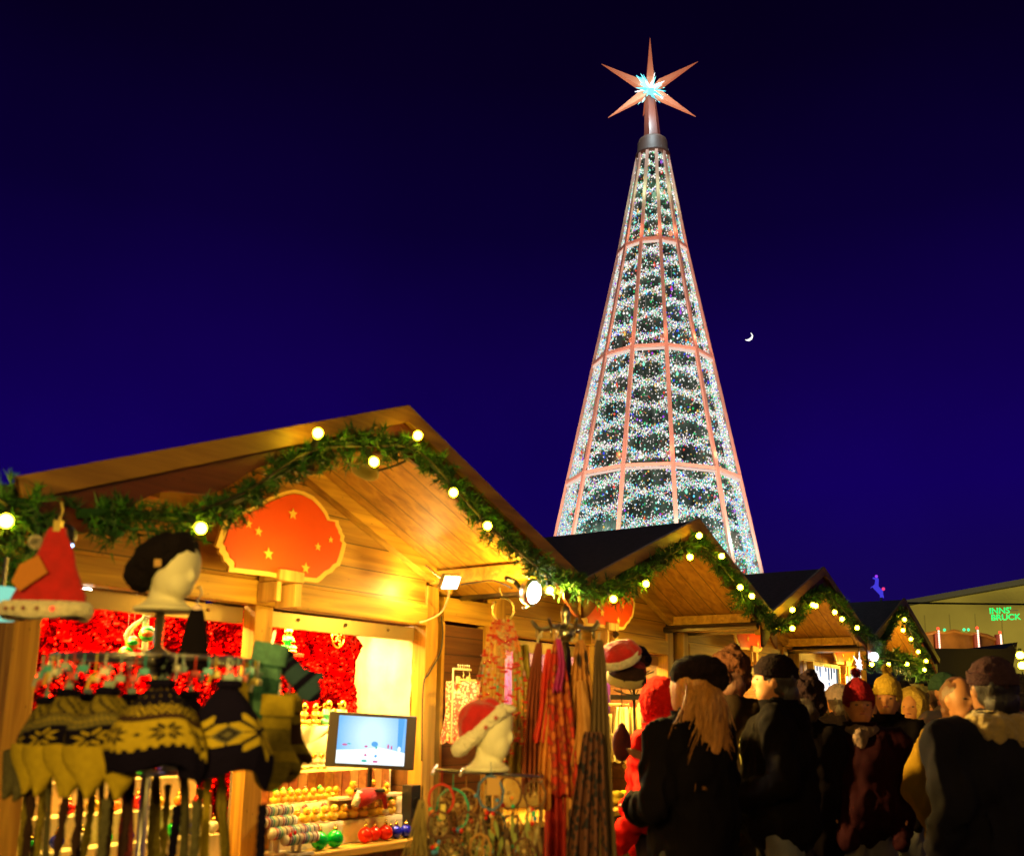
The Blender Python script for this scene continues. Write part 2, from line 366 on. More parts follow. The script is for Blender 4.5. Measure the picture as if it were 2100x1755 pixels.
def lights(label,pts,path,v=-1.06,par=None):
    """one string of bulbs: cable plus bulbs, each > socket"""
    w=[gp(x,y,v) for x,y in pts]; t=thing('string_lights',label,'string lights',w[0],0,'warm bulb strings on the garlands'); o=w[0]
    cb=[gp(x,y,v+.06)-o for x,y in path]
    c=catmull([Vector(q) for q in cb],8); MB().tube(c,.006,5).build('cable',M_cable,t)
    for p in w:
        p=p-o; near=min(c,key=lambda q:(q-p).length); d=(near-p).normalized() if (near-p).length>.01 else Vector((0,0,1))
        m=MB().ball((0,0,0),.0215,14); b=m.build('bulb',M_bulb,t,p,smooth=True)
        s=MB(); s.tube([d*.024,d*.065],.015,8); s.tube([d*.06,near-p],.004,4); s.build('socket',M_sock,b)
    return t
lights('bulb string on the garland of the nearest stall',[(412,1083),(652,888),(767,947),(857,893),(930,1010),(1000,1078),(1128,1210)],[(380,1055),(500,1010),(640,925),(760,915),(857,925),(940,1010),(1010,1085),(1130,1185)])
lights('single bulb at the left edge of the picture in front of the dark garland',[(12,1068)],[(-20,1010),(12,1035),(40,1060)])
lights('bulb string around the second stall gable',[(1258,1228),(1325,1197),(1415,1142),(1434,1098),(1480,1140),(1518,1204),(1542,1222)],[(1230,1205),(1310,1180),(1370,1140),(1425,1115),(1470,1150),(1520,1210),(1560,1250)])
lights('bulb string around the third stall gable',[(1625,1288),(1625,1250),(1667,1240),(1673,1242),(1712,1255),(1727,1269),(1758,1287)],[(1600,1282),(1630,1262),(1650,1235),(1683,1215),(1715,1235),(1750,1275)])
lights('bulb string down the right slope of the far narrow gable',[(1855,1270),(1852,1292),(1868,1310),(1883,1336),(1899,1355),(1896,1373)],[(1845,1255),(1860,1280),(1875,1310),(1895,1350)])
lights('bulb string on the level garland of the far stall',[(1788,1362),(1822,1362),(1860,1361)],[(1780,1352),(1820,1350),(1880,1362)],-1.1)
# the garland continues as white lamp by stall three
# ------------------------------------------------------------------ lamps on the nearest stall
def flood(label,px,v,rz):
    p=RW(*row(px[0],px[1],v)); t=thing('floodlight',label,'floodlight',p,rz)
    m=MB().lathe([(.02,.0),(.07,.015),(.085,.06),(.08,.07)],18,M=Matrix.Rotation(R_(100),4,'X')); m.build('reflector',M_metal,t,smooth=True)
    MB().lathe([(.074,.05),(.060,.078),(.02,.088)],18,M=Matrix.Rotation(R_(100),4,'X')).build('bulb',emit('flood_glow',(1,.9,.62),60),t,smooth=True)
    MB().tube([(.10*math.cos(a),0,.10*math.sin(a)) for a in [R_(-100+20*i) for i in range(11)]],.006,6).build('bracket',M_metal,t)
    MB().tube([(0,.01,.0),(-.03,.05,.06),(-.10,.06,.07)],.016,8).build('socket',M_black,t)
    return t
fl=flood('glaring round floodlight clamped under the right eave of the nearest stall',(1075,1212),-.86,ROT)
p=RW(*row(924,1194,-.42)); t=thing('work_lamp','flat white work lamp under the roof beside the right post','lamp',p,ROT)
Mx=Matrix.Rotation(R_(118),4,'X')@Matrix.Rotation(R_(6),4,'Z')
MB().cbox((0,0,-.012),(.15,.095,.03),M=Mx).build('housing',M_white if 0 else mat('lamp_alu',(.4,.36,.3),.4,.5),t,bevel=.004)
MB().cbox((0,0,.006),(.13,.075,.004),M=Mx).build('diffuser',emit('work_glow',(1,.93,.8),14),t)
MB().tube([(0,.02,.0),(.0,.12,.06),(.0,.2,.12)],.007,6).build('bracket',M_metal,t)
# cables
def cable(label,pts,v=None,r=.005,m=M_cable,cat='cable'):
    w=[RW(*row(x,y,vv)) for x,y,vv in pts]; c=catmull(w,8); o=c[0].copy(); tag(MB().tube([q-o for q in c],r,6).build('cable',m,None,o,smooth=True),label,cat)
cable('black cable looped from the work lamp to the floodlight',[(945,1198,-.42),(975,1194,-.5),(1010,1190,-.6),(1035,1198,-.75),(1050,1206,-.86)])
cable('pale lead hanging from the work lamp down the right post',[(922,1205,-.40),(918,1230,-.20),(905,1255,-.08),(880,1270,-.06),(860,1276,-.06)],r=.006,m=mat('pale_cable',(.6,.5,.35),.6))
cable('thin dark cable curving down the right post of the nearest stall',[(905,1262,-.06),(908,1300,-.05),(902,1340,-.05),(880,1380,-.05),(868,1410,-.05),(865,1560,-.05)])
cable('short cable bowing from the garland to the small gable lamp',[(775,965,-.8),(800,958,-.85),(815,953,-.9),(832,945,-.93)],r=.006)
# gable lamp: a small shade under the roof
p=RW(*row(748,968,-.72)); t=thing('shade_lamp','dim olive shade lamp under the ridge of the nearest stall','lamp',p,ROT)
MB().lathe([(.02,.07),(.06,.05),(.075,0),(.07,0),(.055,.04),(.015,.06)],18,M=Matrix.Rotation(R_(25),4,'Y')).build('shade',mat('olive_shade',(.25,.2,.06),.5,vary=.3,vs=12),t,smooth=True)
MB().tube([(0,0,.05),(.02,0,.18)],.008,6).build('stem',M_dmetal,t)
# ------------------------------------------------------------------ inside the nearest stall
def rp(x,y,v): return RW(*row(x,y,v))
def rowu(x,y,u):
    r=ray(x,y); t=((O-CAM).dot(U)+u)/U.dot(r); d=CAM+r*t-O
    return Vector((d.dot(U),d.dot(V),d.z))
M_foil=mat('red_foil',(.42,.0015,.001),.17,1)
def foil(label,u0,u1,z0,z1,v,seed=0):
    def fn(a,b):
        x=(u1-u0)*a; z=(z1-z0)*b; wx=.25*N(x*2.5,z*2.5,seed+3); n=noise.turbulence(Vector((x*6.5+z*3.5+seed+wx*6,z*2.4-x*1.1,seed)),4,True,noise_basis='VORONOI_F2F1')
        return (x,-.085*n-.025*math.sin(x*22+2*N(x*3,z*2,seed)),z)
    m=MB().grid(220,120,fn); o=m.build('foil_curtain',M_foil,None,RW(u0,v,z0),ROT,smooth=False); tag(o,label,'foil curtain')
foil('crumpled red foil curtain behind the nearest counter',-2.45,.10,.85,2.12,.66)
# white sheet on the right-hand inner wall
def sheet(a,b):
    v=.09+.50*a; return (-.03-.012*math.sin(v*30+1.5*b)-.01*N(v*9,b*6,2,1),v,1.25+.84*b)
o=MB().grid(40,50,sheet).build('hanging_sheet',M_white,None,RW(.07,0,0),ROT,smooth=True); tag(o,'plain cream sheet hung on the inner wall beside the monitor','sheet')
# display tiers
W_tier=mat('tier_cloth',(.78,.62,.33),.85,vary=.25,vs=9,bump=.4,bs=20)
t=thing('display_steps','stepped pale display on the nearest counter carrying trinkets','display',RW(-1.15,0,0),ROT)
tiers=[(.02,.12,.80,.925),(.12,.24,.80,1.03),(.24,.38,.80,1.20),(.38,.60,.80,1.44)]
for i,(v0,v1,z0,z1) in enumerate(tiers):
    m=MB(); x1=1.20-.0*i
    def cl(a,b,v0=v0,v1=v1,z1=z1,i=i):
        x=.04+(x1-.04)*a
        if b<.5: return (x,v0+.004*math.sin(x*40+i),(z0+.002)+(z1-z0)*b*2+.0)
        return (x,v0+(v1-v0)*(b-.5)*2,z1+.002*math.sin(x*25))
    m.grid(60,8,cl); m.build('step',W_tier if i!=3 else M_white,t,smooth=True)
t2=thing('display_steps','pale stepped display in the left window behind the hanging caps','display',RW(-2.5,0,0),ROT)
for i,(v0,v1,z0,z1) in enumerate(((.02,.14,.80,.93),(.14,.28,.80,1.06),(.28,.46,.80,1.2))): MB().box((.06,v0,z0+.002),(1.1,v1-.002,z1)).build('step',W_tier,t2,bevel=.004)
# striped boards on the riser of the third step
m=MB()
for k in range(16):
    x=.06+k*.07; m.box((x,.228,.99),(x+.062,.236,1.19),k%3)
tag(m.build('patterned_board',[mat('board_a',(.5,.2,.05),.5,vary=.4,vs=30),mat('board_b',(.34,.10,.03),.5,vary=.4,vs=30),mat('board_c',(.62,.32,.09),.5,vary=.3,vs=30)],None,RW(-1.15,0,0),ROT),'row of brown and orange striped panels below the golden figures','panel')
# draped white cloth over the top step
def drape(a,b):
    x=.42+.78*a; return (x,.355-.012*math.sin(x*26+3*b)-.03*b*(1-b),1.452-.17*b*(.6+.5*math.sin(x*5.2)))
tag(MB().grid(50,14,drape).build('draped_cloth',M_white,None,RW(-1.15,0,0),ROT,smooth=True),'white cloth swagged from the top step under the golden figures','cloth')
# figurines
def figurine(label,robe,s=1.0):
    t=thing('seated_figurine',label,'figurine',(0,0,0),ROT,'golden seated figurines on the top step')
    m=MB(); m.ball((0,0,.018),(.052,.04,.018),16); m.ball((0,0,.062),(.027,.022,.036),14)
    for s_ in (-1,1):
        m.tube([(s_*.012,-.01,.028),(s_*.05,-.012,.024),(s_*.03,-.035,.02),(-s_*.01,-.038,.02)],[.014,.013,.011,.008],8)
        m.tube([(s_*.024,0,.088),(s_*.038,-.008,.062),(s_*.014,-.028,.062)],[.010,.010,.007],8)
    m.tube([(0,-.028,.058),(0,-.032,.082)],[.008,.003],6)
    m.build('body',robe,t,smooth=True)
    h=MB(); h.ball((0,-.003,.118),(.024,.026,.029),16); h.ball((0,-.029,.115),(.005,.005,.007),6)
    for s_ in (-1,1): h.ball((s_*.025,0,.115),(.004,.007,.012),6)
    h.tube([(0,0,.085),(0,0,.10)],.011,8); h.build('head',M_gold,t,smooth=True)
    b=MB().lathe([(.055,-.006),(.06,0),(.05,.008)],18); b.build('base',M_gold,t,smooth=True)
    return t
M_gbody=mat('gold_robe',(.9,.62,.18),.3,.8); M_teal=mat('teal_robe',(.12,.5,.36),.4); M_wr=mat('white_robe',(.85,.75,.5),.35)
f0=figurine('golden monk figurine with pale robe, right end of the top step',M_wr); f0.location=rp(700,1458,.44); f0.location.z=1.452; f0.scale=(1.1,)*3
f1=figurine('golden monk figurine with a teal robe',M_teal); f1.location=rp(672,1456,.47); f1.location.z=1.452; f1.scale=(1.1,)*3
for (x,v,l) in ((645,.50,'golden figurine just left of the teal-robed monk'),(622,.45,'golden figurine second from the left on the top step'),(604,.5,'leftmost golden figurine beside the green mittens')):
    q=rp(x,1457,v); q.z=1.452; f=dup(f0,q,ROT+.4,l,.95)
    for c in f.children:
        if c.name.startswith('body'): c.data=c.data.copy(); c.data.materials[0]=M_gbody
for k,x in enumerate((612,628,645,660)):
    q=rp(x,1538,.31); q.z=1.205; dup(f0,q,ROT+random.uniform(-1,1),['gold trinket, first from the left under the white swag','gold trinket, second from the left under the white swag','gold trinket, third from the left under the white swag','gold trinket closest to the monitor under the white swag'][k],.62)['group']='small gold trinkets under the swag'
for k in range(8):
    q=RW(-.70+.085*k,.54,1.452); f=dup(f0,q,ROT+random.uniform(-.5,.5),'gold figurine in the back rank of the top step, %s from the left'%('first','second','third','fourth','fifth','sixth','seventh','eighth')[k],random.uniform(.7,1.0)); f['group']='gold figurines in the back rank'
    for c in f.children:
        if c.name.startswith('body'): c.data=c.data.copy(); c.data.materials[0]=M_gbody
# ducks / round toys in two rows
M_yel=mat('yellow_toy',(.85,.5,.04),.3); M_or=mat('orange_beak',(.8,.18,.02),.4)
def duck(label,hat):
    t=thing('toy_duck',label,'toy duck',(0,0,0),ROT,'yellow toy ducks on the display')
    m=MB(); m.ball((0,0,.022),(.026,.033,.022),14); m.ball((0,.028,.036),(.008,.014,.010),8)
    for s in (-1,1): m.ball((s*.024,.006,.024),(.006,.018,.011),8)
    m.build('body',M_yel,t,smooth=True)
    h=MB().ball((0,-.012,.058),.020,14).build('head',M_yel,t,smooth=True); MB().ball((0,-.034,.055),(.009,.010,.004),8).build('beak',M_or,h)
    e=MB(); e.ball((.009,-.029,.064),.003,6); e.ball((-.009,-.029,.064),.003,6); e.build('eyes',M_black,h)
    if hat: MB().lathe([(.018,.070),(.016,.078),(.003,.092)],12).build('hat',hat,t,smooth=True)
    return t
M_g=mat('green_paint',(.01,.42,.05),.25); M_rp=mat('red_paint',(.62,.012,.006),.2); M_bl=mat('blue_paint',(.01,.03,.5),.2)
ducks=[duck('yellow toy duck with a red hat',M_rp),duck('yellow toy duck with a green hat',M_g),duck('bareheaded yellow toy duck',None)]
for k,d in enumerate(ducks): d.location=(0,0,-5)
col=['red-hatted','green-hatted','bareheaded']
rnd=random.Random(4); used=[0,0,0]
def put(k,x,y,v,z,label,rzz=0,s=1):
    q=rp(x,y,v); q.z=z
    if not used[k]: used[k]=1; ducks[k].location=q; ducks[k].rotation_euler.z=ROT+rzz; ducks[k].scale=(s,)*3; ducks[k]['label']=label; return ducks[k]
    return dup(ducks[k],q,ROT+rzz,label,s)
words=['first','second','third','fourth','fifth','sixth','seventh','eighth','ninth','tenth','eleventh','twelfth']
for k in range(9):
    put((1,1,1,2,0,2,1,2,2)[k],566+k*15,1610,.17,1.035,'%s yellow duck, %s from the left in the upper toy row'%(col[(1,1,1,2,0,2,1,2,2)[k]],words[k]),rnd.uniform(-.6,.6),.95)
for k in range(11):
    i=(2,0,2,0,2,2,0,2,2,2,1)[k]; put(i,606+k*19.5,1665,.07,.93,'%s yellow duck, %s from the left in the lower toy row'%(col[i],words[k]),rnd.uniform(-.6,.6),1.15)
# small shelf in front right with three ducks
q=row(690,1612,.06); q2=row(828,1612,.06)
tag(MB().box((0,0,-.008),((q2-q).x,.09,.008)).build('shelf_board',mat('pale_shelf',(.7,.55,.3),.5),None,RW(q.x,.04,1.045),ROT,bevel=.002),'narrow pale shelf board below the monitor','shelf')
for k,(x,l) in enumerate(((722,'big-headed duck on the narrow shelf, left of the monitor foot'),(762,'big-headed duck on the narrow shelf, right of the monitor foot'),(792,'small red-hatted duck at the right end of the narrow shelf'))):
    put((2,2,0)[k],x,1608,.07,1.054,l,-.3,(1.15,1.15,.85)[k])
# baubles
def bauble(label,m_,r=.045):
    t=thing('glass_bauble',label,'bauble',(0,0,0),ROT,'big glass baubles at the front of the counter')
    MB().ball((0,0,r),r,24).build('globe',m_,t,smooth=True)
    c=MB(); c.lathe([(.012,2*r-.004),(.012,2*r+.012),(.004,2*r+.016)],12); c.tube([(.008*math.cos(a),0,2*r+.022+.008*math.sin(a)) for a in [2*PI*i/10 for i in range(11)]],.0015,5); c.build('cap',M_gold,t,smooth=True)
    return t
BG=mat('bauble_green',(.0,.45,.05),.12,.3); BR=mat('bauble_red',(.75,.02,.004),.12,.3); BB=mat('bauble_blue',(.01,.015,.55),.12,.3)
for x,y,v,m_,r,l in ((655,1733,-.06,BG,.048,'left one of the two bright green baubles'),(686,1735,-.06,BG,.048,'right one of the two bright green baubles'),(749,1722,-.05,BR,.044,'red bauble nearest the green pair'),(768,1714,-.02,BR,.04,'middle red bauble, set slightly back'),(790,1718,-.05,BR,.044,'red bauble beside the blue ones'),(812,1712,-.04,BB,.038,'left one of the two blue baubles'),(832,1710,-.05,BB,.038,'right blue bauble near the dreamcatchers'),(801,1704,.0,BG,.032,'small green bauble behind the blue ones')):
    b=bauble(l,m_,r); q=rp(x,y,v); q.z=.802; b.location=q
rb=random.Random(21); bc_=[BG,BR,BB,mat('bauble_gold',(.8,.5,.06),.15,.6),mat('bauble_white',(.8,.75,.55),.2),mat('bauble_orange',(.8,.2,.01),.2)]; cn=['green','red','blue','gold','white','orange']; seen={}
for i,(v,z,nm) in enumerate(((.08,.932,'lowest'),(.21,1.062,'middle'),(.37,1.202,'top'))):
    for k in range(9):
        c=(k*2+i*3)%6; b=bauble('%s bauble, %s from the left on the %s step behind the caps'%(cn[c],words[k],nm),bc_[c],rb.uniform(.024,.036)); b.location=RW(-2.38+.118*k,v,z); b['group']='baubles behind the hanging caps'
# bracelet rolls on stands
cols=[mat('bead_%d'%i,c,.35) for i,c in enumerate([(.75,.6,.5),(.4,.02,.05),(.06,.04,.3),(.02,.4,.3),(.8,.7,.4),(.1,.08,.08)])]
def roll(label,x0,x1,y,v,z):
    a=rp(x0,y,v); b=rp(x1,y,v); a.z=b.z=z; L=(b-a).length; t=thing('bracelet_display',label,'bracelet display',a,ROT,'padded bars with bracelets')
    MB().tube([(0,0,0),(L,0,0)],.026,16).build('bar',M_white,t,smooth=True)
    m=MB(); n=int(L/.016)
    for k in range(n):
        x=.01+k*.016; m.tube([(x+.002*math.sin(3*a_),.029*math.cos(a_),.029*math.sin(a_)-.001) for a_ in [2*PI*i/14 for i in range(15)]],.0035,5,k*7%6,cap=False)
    m.build('bracelets',cols,t,smooth=True)
    s=MB(); s.tube([(L*.5,0,-.026),(L*.5,0,-(z-.806))],.010,8); s.box((L*.5-.06,-.05,-(z-.802)),(L*.5+.06,.05,-(z-.815))); s.build('stand',mat('pale_acrylic',(.6,.5,.35),.3),t)
roll('padded bracelet bar highest of the four, beside the black braid',540,600,1618,.0,1.02)
roll('padded bracelet bar with dark and purple bracelets, second from the top',540,606,1645,-.05,.97)
roll('long padded bracelet bar, third from the top',556,650,1672,-.09,.92)
roll('lowest padded bracelet bar with red charms',582,650,1694,-.11,.885)
# dangling red charms
q=rp(596,1712,-.13); tag(MB().ball((0,0,0),(.012,.006,.014),8).ball((.03,0,.01),(.01,.006,.012),8).build('heart_charm',M_rp,None,q,ROT,smooth=True),'small dark red charms dangling from the lowest bracelet bar','charm')
# monitor
q=rp(762,1518,-.02); t=thing('monitor','flat black monitor showing a pale blue snow scene','monitor',q,R_(11))
w,h=.52,.315; Mm=Matrix.Rotation(R_(-7),4,'X')@Matrix.Rotation(R_(2.5),4,'Y')
m=MB(); m.box((-w/2,0,-h/2),(w/2,.03,h/2),M=Mm); m.build('casing',mat('casing',(.03,.02,.015),.35),t,bevel=.006)
m=MB(); sw,sh=.40,.275
m.add([(-sw/2,-.002,-sh/2),(sw/2,-.002,-sh/2),(sw/2,-.002,sh/2),(-sw/2,-.002,sh/2)],[(0,1,2,3)],0,Mm)
def bl(cx,cz,rx,rz,mi,yy=-.0045): m.add([(cx+rx*math.cos(2*PI*i/14),yy,cz+rz*math.sin(2*PI*i/14)) for i in range(14)],[tuple(range(14))],mi,Mm)
m.add([(-sw/2,-.003,-sh/2),(sw/2,-.003,-sh/2),(sw/2,-.003,-sh/2+.075),(.05,-.003,-sh/2+.10),(-.05,-.003,-sh/2+.085),(-sw/2,-.003,-sh/2+.075)],[tuple(range(6))],1,Mm)
m.add([(.155,-.0035,-sh/2+.08),(.18,-.0035,-sh/2+.08),(.188,-.0035,sh/2),(.15,-.0035,sh/2)],[(0,1,2,3)],2,Mm)
bl(-.155,-.03,.016,.006,3);bl(-.13,-.024,.012,.004,4);bl(-.03,-.035,.01,.006,3);bl(.02,-.02,.02,.016,2);bl(.03,-.04,.006,.01,4);bl(-.03,-.085,.008,.008,3);bl(.03,-.088,.008,.009,2);bl(-.035,-.118,.018,.008,4);bl(.03,-.12,.017,.007,3);bl(.10,-.03,.006,.014,3);bl(.12,-.035,.005,.012,3);bl(.165,-.045,.009,.018,1,-.005)
def scr():
    m=emit('screen_sky',(.42,.74,1.0),1.25); nt=m.node_tree; e=nt.nodes['Emission']; tc=nt.nodes.new('ShaderNodeTexCoord'); mp=nt.nodes.new('ShaderNodeMapping'); mp.inputs['Scale'].default_value=(5,5,4); mp.inputs['Location'].default_value=(.1,0,.25)
    g=nt.nodes.new('ShaderNodeTexGradient'); g.gradient_type='SPHERICAL'; mp.inputs['Location'].default_value=(.0,0,-.1); nt.links.new(tc.outputs['Object'],mp.inputs[0]); nt.links.new(mp.outputs[0],g.inputs[0])
    n=nt.nodes.new('ShaderNodeTexNoise'); n.inputs['Scale'].default_value=40; ad=nt.nodes.new('ShaderNodeMath'); ad.operation='MULTIPLY_ADD'; ad.inputs[1].default_value=.12; nt.links.new(n.outputs[0],ad.inputs[0]); nt.links.new(g.outputs[0],ad.inputs[2])
    cr=nt.nodes.new('ShaderNodeValToRGB'); cr.color_ramp.elements[0].color=(.16,.45,.9,1); cr.color_ramp.elements[1].color=(.62,.85,1,1); cr.color_ramp.elements[1].position=.75; nt.links.new(ad.outputs[0],cr.inputs[0]); nt.links.new(cr.outputs[0],e.inputs[0]); return m
sm=[scr(),emit('screen_snow',(.85,.95,1),1.5),emit('screen_blue',(.12,.42,.85),1.1),emit('screen_red',(.75,.15,.35),1),emit('screen_teal',(.1,.6,.5),1)]
m.build('screen',sm,t)
m=MB(); m.tube([(0,.04,-h/2+.03),(0,.04,-h/2-.12)],.014,8); m.box((-.09,-.02,-h/2-.135),(.09,.10,-h/2-.12)); m.box((-.012,-.003,-h/2-.012),(.012,.01,-h/2-.004)); m.build('stand',M_black,t)
# crossed foot block supporting it, dark box at right
q=rp(845,1640,-.02); t=thing('speaker_box','tall dark box standing at the right end of the counter','speaker',q,ROT)
q.z=.802; t.location=q; MB().box((-.04,-.03,0),(.045,.05,.30)).build('cabinet',M_black,t,bevel=.004); MB().lathe([(.028,0),(.028,.004),(.01,.002)],16,M=Matrix.Translation((0,-.031,.2))@Matrix.Rotation(PI/2,4,'X')).build('cone',M_dmetal,t)
# lying santa hat under narrow shelf
m=MB(); m.tube([(0,0,0),(.07,0,.02),(.14,.0,.03),(.2,-.01,.01),(.215,-.02,-.06)],[.045,.05,.035,.02,.012],12); o=m.build('santa_hat',M_red,None,rp(735,1640,-.02),ROT,smooth=True); tag(o,'red felt hat lying folded under the narrow shelf','hat')
f=MB().ball((.215,-.02,-.08),.02,10); f.build('pompom',M_fur,o,smooth=True); MB().tube([(-.03,0,-.03),(.015,0,.045)],.022,8).build('brim',M_fur,o,smooth=True)
# mask ornament + small shelf figure on the foil
q=rp(693,1305,.50); t=thing('wall_ornament','round golden filigree ornament hung on the red foil','ornament',q,ROT)
m=MB(); m.tube([(.055*math.cos(a),0,.07*math.sin(a)) for a in [2*PI*i/20 for i in range(21)]],.008,6)
for k in range(5): m.tube([(0,0,.06-.02*k),(.02*math.sin(k*2),-.01,.045-.02*k),(.04*(-1)**k,0,.03-.022*k)],.006,5)
for k in range(6): m.ball((.03*math.sin(k*1.3),-.008,.05-.02*k),.010,8)
m.build('frame',M_gold,t,smooth=True); MB().ball((0,-.012,-.015),.009,8).build('jewel',M_rp,t); MB().tube([(-.02,0,.07),(0,0,.10),(.02,0,.07)],.004,5).build('hook',M_gold,t)
q=rp(600,1342,.30); o=MB().box((-.09,0,-.01),(.09,.12,.01)).build('wall_shelf',mat('red_shelf',(.4,.03,.01),.4),None,q,ROT,bevel=.002); tag(o,'little red wall shelf high up beside the window post','shelf')
f=figurine('green-robed golden figurine on the little red wall shelf',M_g); f.location=q+Vector((0,0,.02))+V*.05; f.scale=(1,)*3; f['group']='shelf figures'
# balls hanging in the left window
for x,y,c,l,r in ((302,1300,M_g,'green and white ball ornament beside the steel pole',.04),(258,1340,M_g,'green ball with orange patch just above the hat rail',.036),(272,1318,M_or,'orange ball ornament between the two green balls',.034)):
    t=thing('ball_ornament',l,'ornament',rp(x,y,.15),ROT,'ball ornaments in the left window'); MB().ball((0,0,0),r,20).build('ball',c,t,smooth=True)
    MB().ball((-.01,-.012,.0),(r*.8,r*.9,r*.5),14).build('patch',M_or if c is M_g else M_g,t,smooth=True); MB().tube([(0,0,r),(0,0,r+.25)],.001,4).build('thread',M_white,t)
def ribbon(label,pts,wd=.03,m_=M_white,v=.2):
    c=catmull([rp(x,y,v) for x,y in pts],8); o=c[0].copy(); m=MB(); vs=[];fs=[]
    for p in c: q=p-o; vs+= [q+U*wd/2,q-U*wd/2]
    for i in range(len(c)-1): fs.append((2*i,2*i+1,2*i+3,2*i+2))
    ob=m.add(vs,fs).build('ribbon',m_,None,o,smooth=True); sf=ob.modifiers.new('s','SOLIDIFY'); sf.thickness=.002; tag(ob,label,'ribbon')
ribbon('cream paper ribbon looping behind the steel pole',[(322,1258),(285,1275),(262,1300),(268,1320),(300,1335)],.035)
ribbon('straight white strip hanging left of the steel pole',[(300,1255),(299,1290),(297,1340)],.035)
# row of beads along top of the foil
m=MB(); a=row(210,1222,.35); b=row(300,1222,.35)
for k in range(16): m.ball((k*(b-a).x/15,0,0),.011,8)
m.tube([(0,0,0),((b-a).x,0,0)],.002,4)
tag(m.build('bead_garland',mat('pearl',(.85,.6,.5),.2),None,RW(a.x,.35,a.z),ROT,smooth=True),'pale bead garland along the top of the red foil','bead garland')
# fluorescent tubes behind the header
def tube_lamp(label,u0,u1,z,v,s,col=(1,.72,.3),rr=.013):
    t=thing('tube_lamp',label,'lamp',RW((u0+u1)/2,v,z),ROT); L=(u1-u0)/2
    MB().box((-L,-.03,.02),(L,.03,.05)).build('housing',M_dmetal,t); MB().tube([(-L+.03,0,0),(L-.03,0,0)],rr,8).build('tube',emit('tube_%d'%int(s),col,s),t,smooth=True)
    c=MB(); c.box((-L,-.015,-.015),(-L+.028,.015,.02)); c.box((L-.028,-.015,-.015),(L,.015,.02)); c.build('socket',M_dmetal,t)
tube_lamp('tube lamp tucked behind the header of the left window',-2.35,-1.4,2.165,.20,60)
tube_lamp('tube lamp tucked behind the header of the right window',-1.15,-.05,2.165,.20,60)
q=rp(176,1222,.12); t=thing('bulb_lamp','bright bare bulb half hidden by the hanging red hat','lamp',q,ROT); MB().ball((0,0,0),.04,14).build('bulb',emit('bare_bulb',(1,.9,.7),30),t,smooth=True); MB().tube([(0,0,.03),(0,0,.09)],.018,8).build('socket',M_black,t)
# point by the gable's bright patch, which an unseen added light throws
q=rp(838,1232,-.10); 
# small dark shutter panel and leaning pane between stall one and two
a=row(921,1232,.02); b=row(1000,1232,.02)
t=thing('folded_shutter','dark brown board shutter standing between the first two stalls','shutter',RW(.30,.04,0),ROT)
MB().box((0,0,.05),(.43,.03,2.12)).build('panel',W_brown,t); MB().box((-.03,-.01,.05),(-.002,.04,2.14)).build('frame',W_post,t); MB().box((.432,-.01,.0),(.56,.05,2.3)).build('frame',W_post,t)
MB().box((-.03,-.02,2.142),(.60,.05,2.30)).build('top_rail',W_beam,t)
# ------------------------------------------------------------------ knitwear
K=dict(dark=mat('wool_navy',(.006,.004,.018),.95,bump=.6,bs=220,spec=.08),cream=mat('wool_cream',(.52,.38,.025),.95,vary=.15,vs=60,bump=.6,bs=220,spec=.08),
 grey=mat('wool_grey',(.14,.125,.06),.95,vary=.3,vs=80,bump=.6,bs=220,spec=.08),brown=mat('wool_brown',(.05,.025,.02),.95,bump=.6,bs=220,spec=.08),
 olive=mat('wool_olive',(.30,.23,.03),.95,vary=.3,vs=80,bump=.6,bs=220,spec=.08),green=mat('wool_green',(.05,.16,.11),.95,vary=.3,vs=80,bump=.6,bs=220,spec=.08))
KL=['dark','cream','grey','brown','olive','green']; KM=[K[k] for k in KL]
def selbu(x,y,r=8):
    a,b=max(abs(x),abs(y)),min(abs(x),abs(y)); k=r/8; return b>=.6*k and 1*k<=a-b<=4.2*k and b<=4.2*k and a<=8*k
def pat(kind):
    def f(i,j,nx=112,ny=64):
        # j 0 = rim .. ny = top
        if kind=='flakes':
            if j>50: return 0
            x=((i)%28)-14; y=j-27
            if abs(y)<=15 and selbu(x*.60,y*.60): return 1
            x2=((i+14)%28)-14
            if abs(x2)+abs(y)<3 : return 2
            if abs(x2)+abs(y) in (5,6): return 2
            return 0
        if kind=='band':
            if j<14: return 0
            if j==14 or j==15: return 1 if (i//2)%2 else 0
            if j<35:
                x=(i%20)-10; y=j-25
                if selbu(x*1.0,y*1.0,7.5): return 0
                if abs((i+10)%20-10)+abs(y)<2: return 0
                return 1
            if j<39: return 3
            if j<46: return 1 if (i+ (j if (i//4)%2 else -j))%4<2 else 0
            return 1 if (i%7==3 and j%5==2) else 0
        if kind=='grey':
            if j<6: return 1
            if j<26:
                x=(i%24)-12; y=j-15
                if selbu(x*.95,y*.95,8): return 1 if abs(y)<9 else 2
                return 0
            if j<40: return (4,2,1,2,4,3,2)[(j//2)%7] if (i+j)%3 else 2
            return 4 if (i//3+j//3)%4 else 0
        return 4
    return f
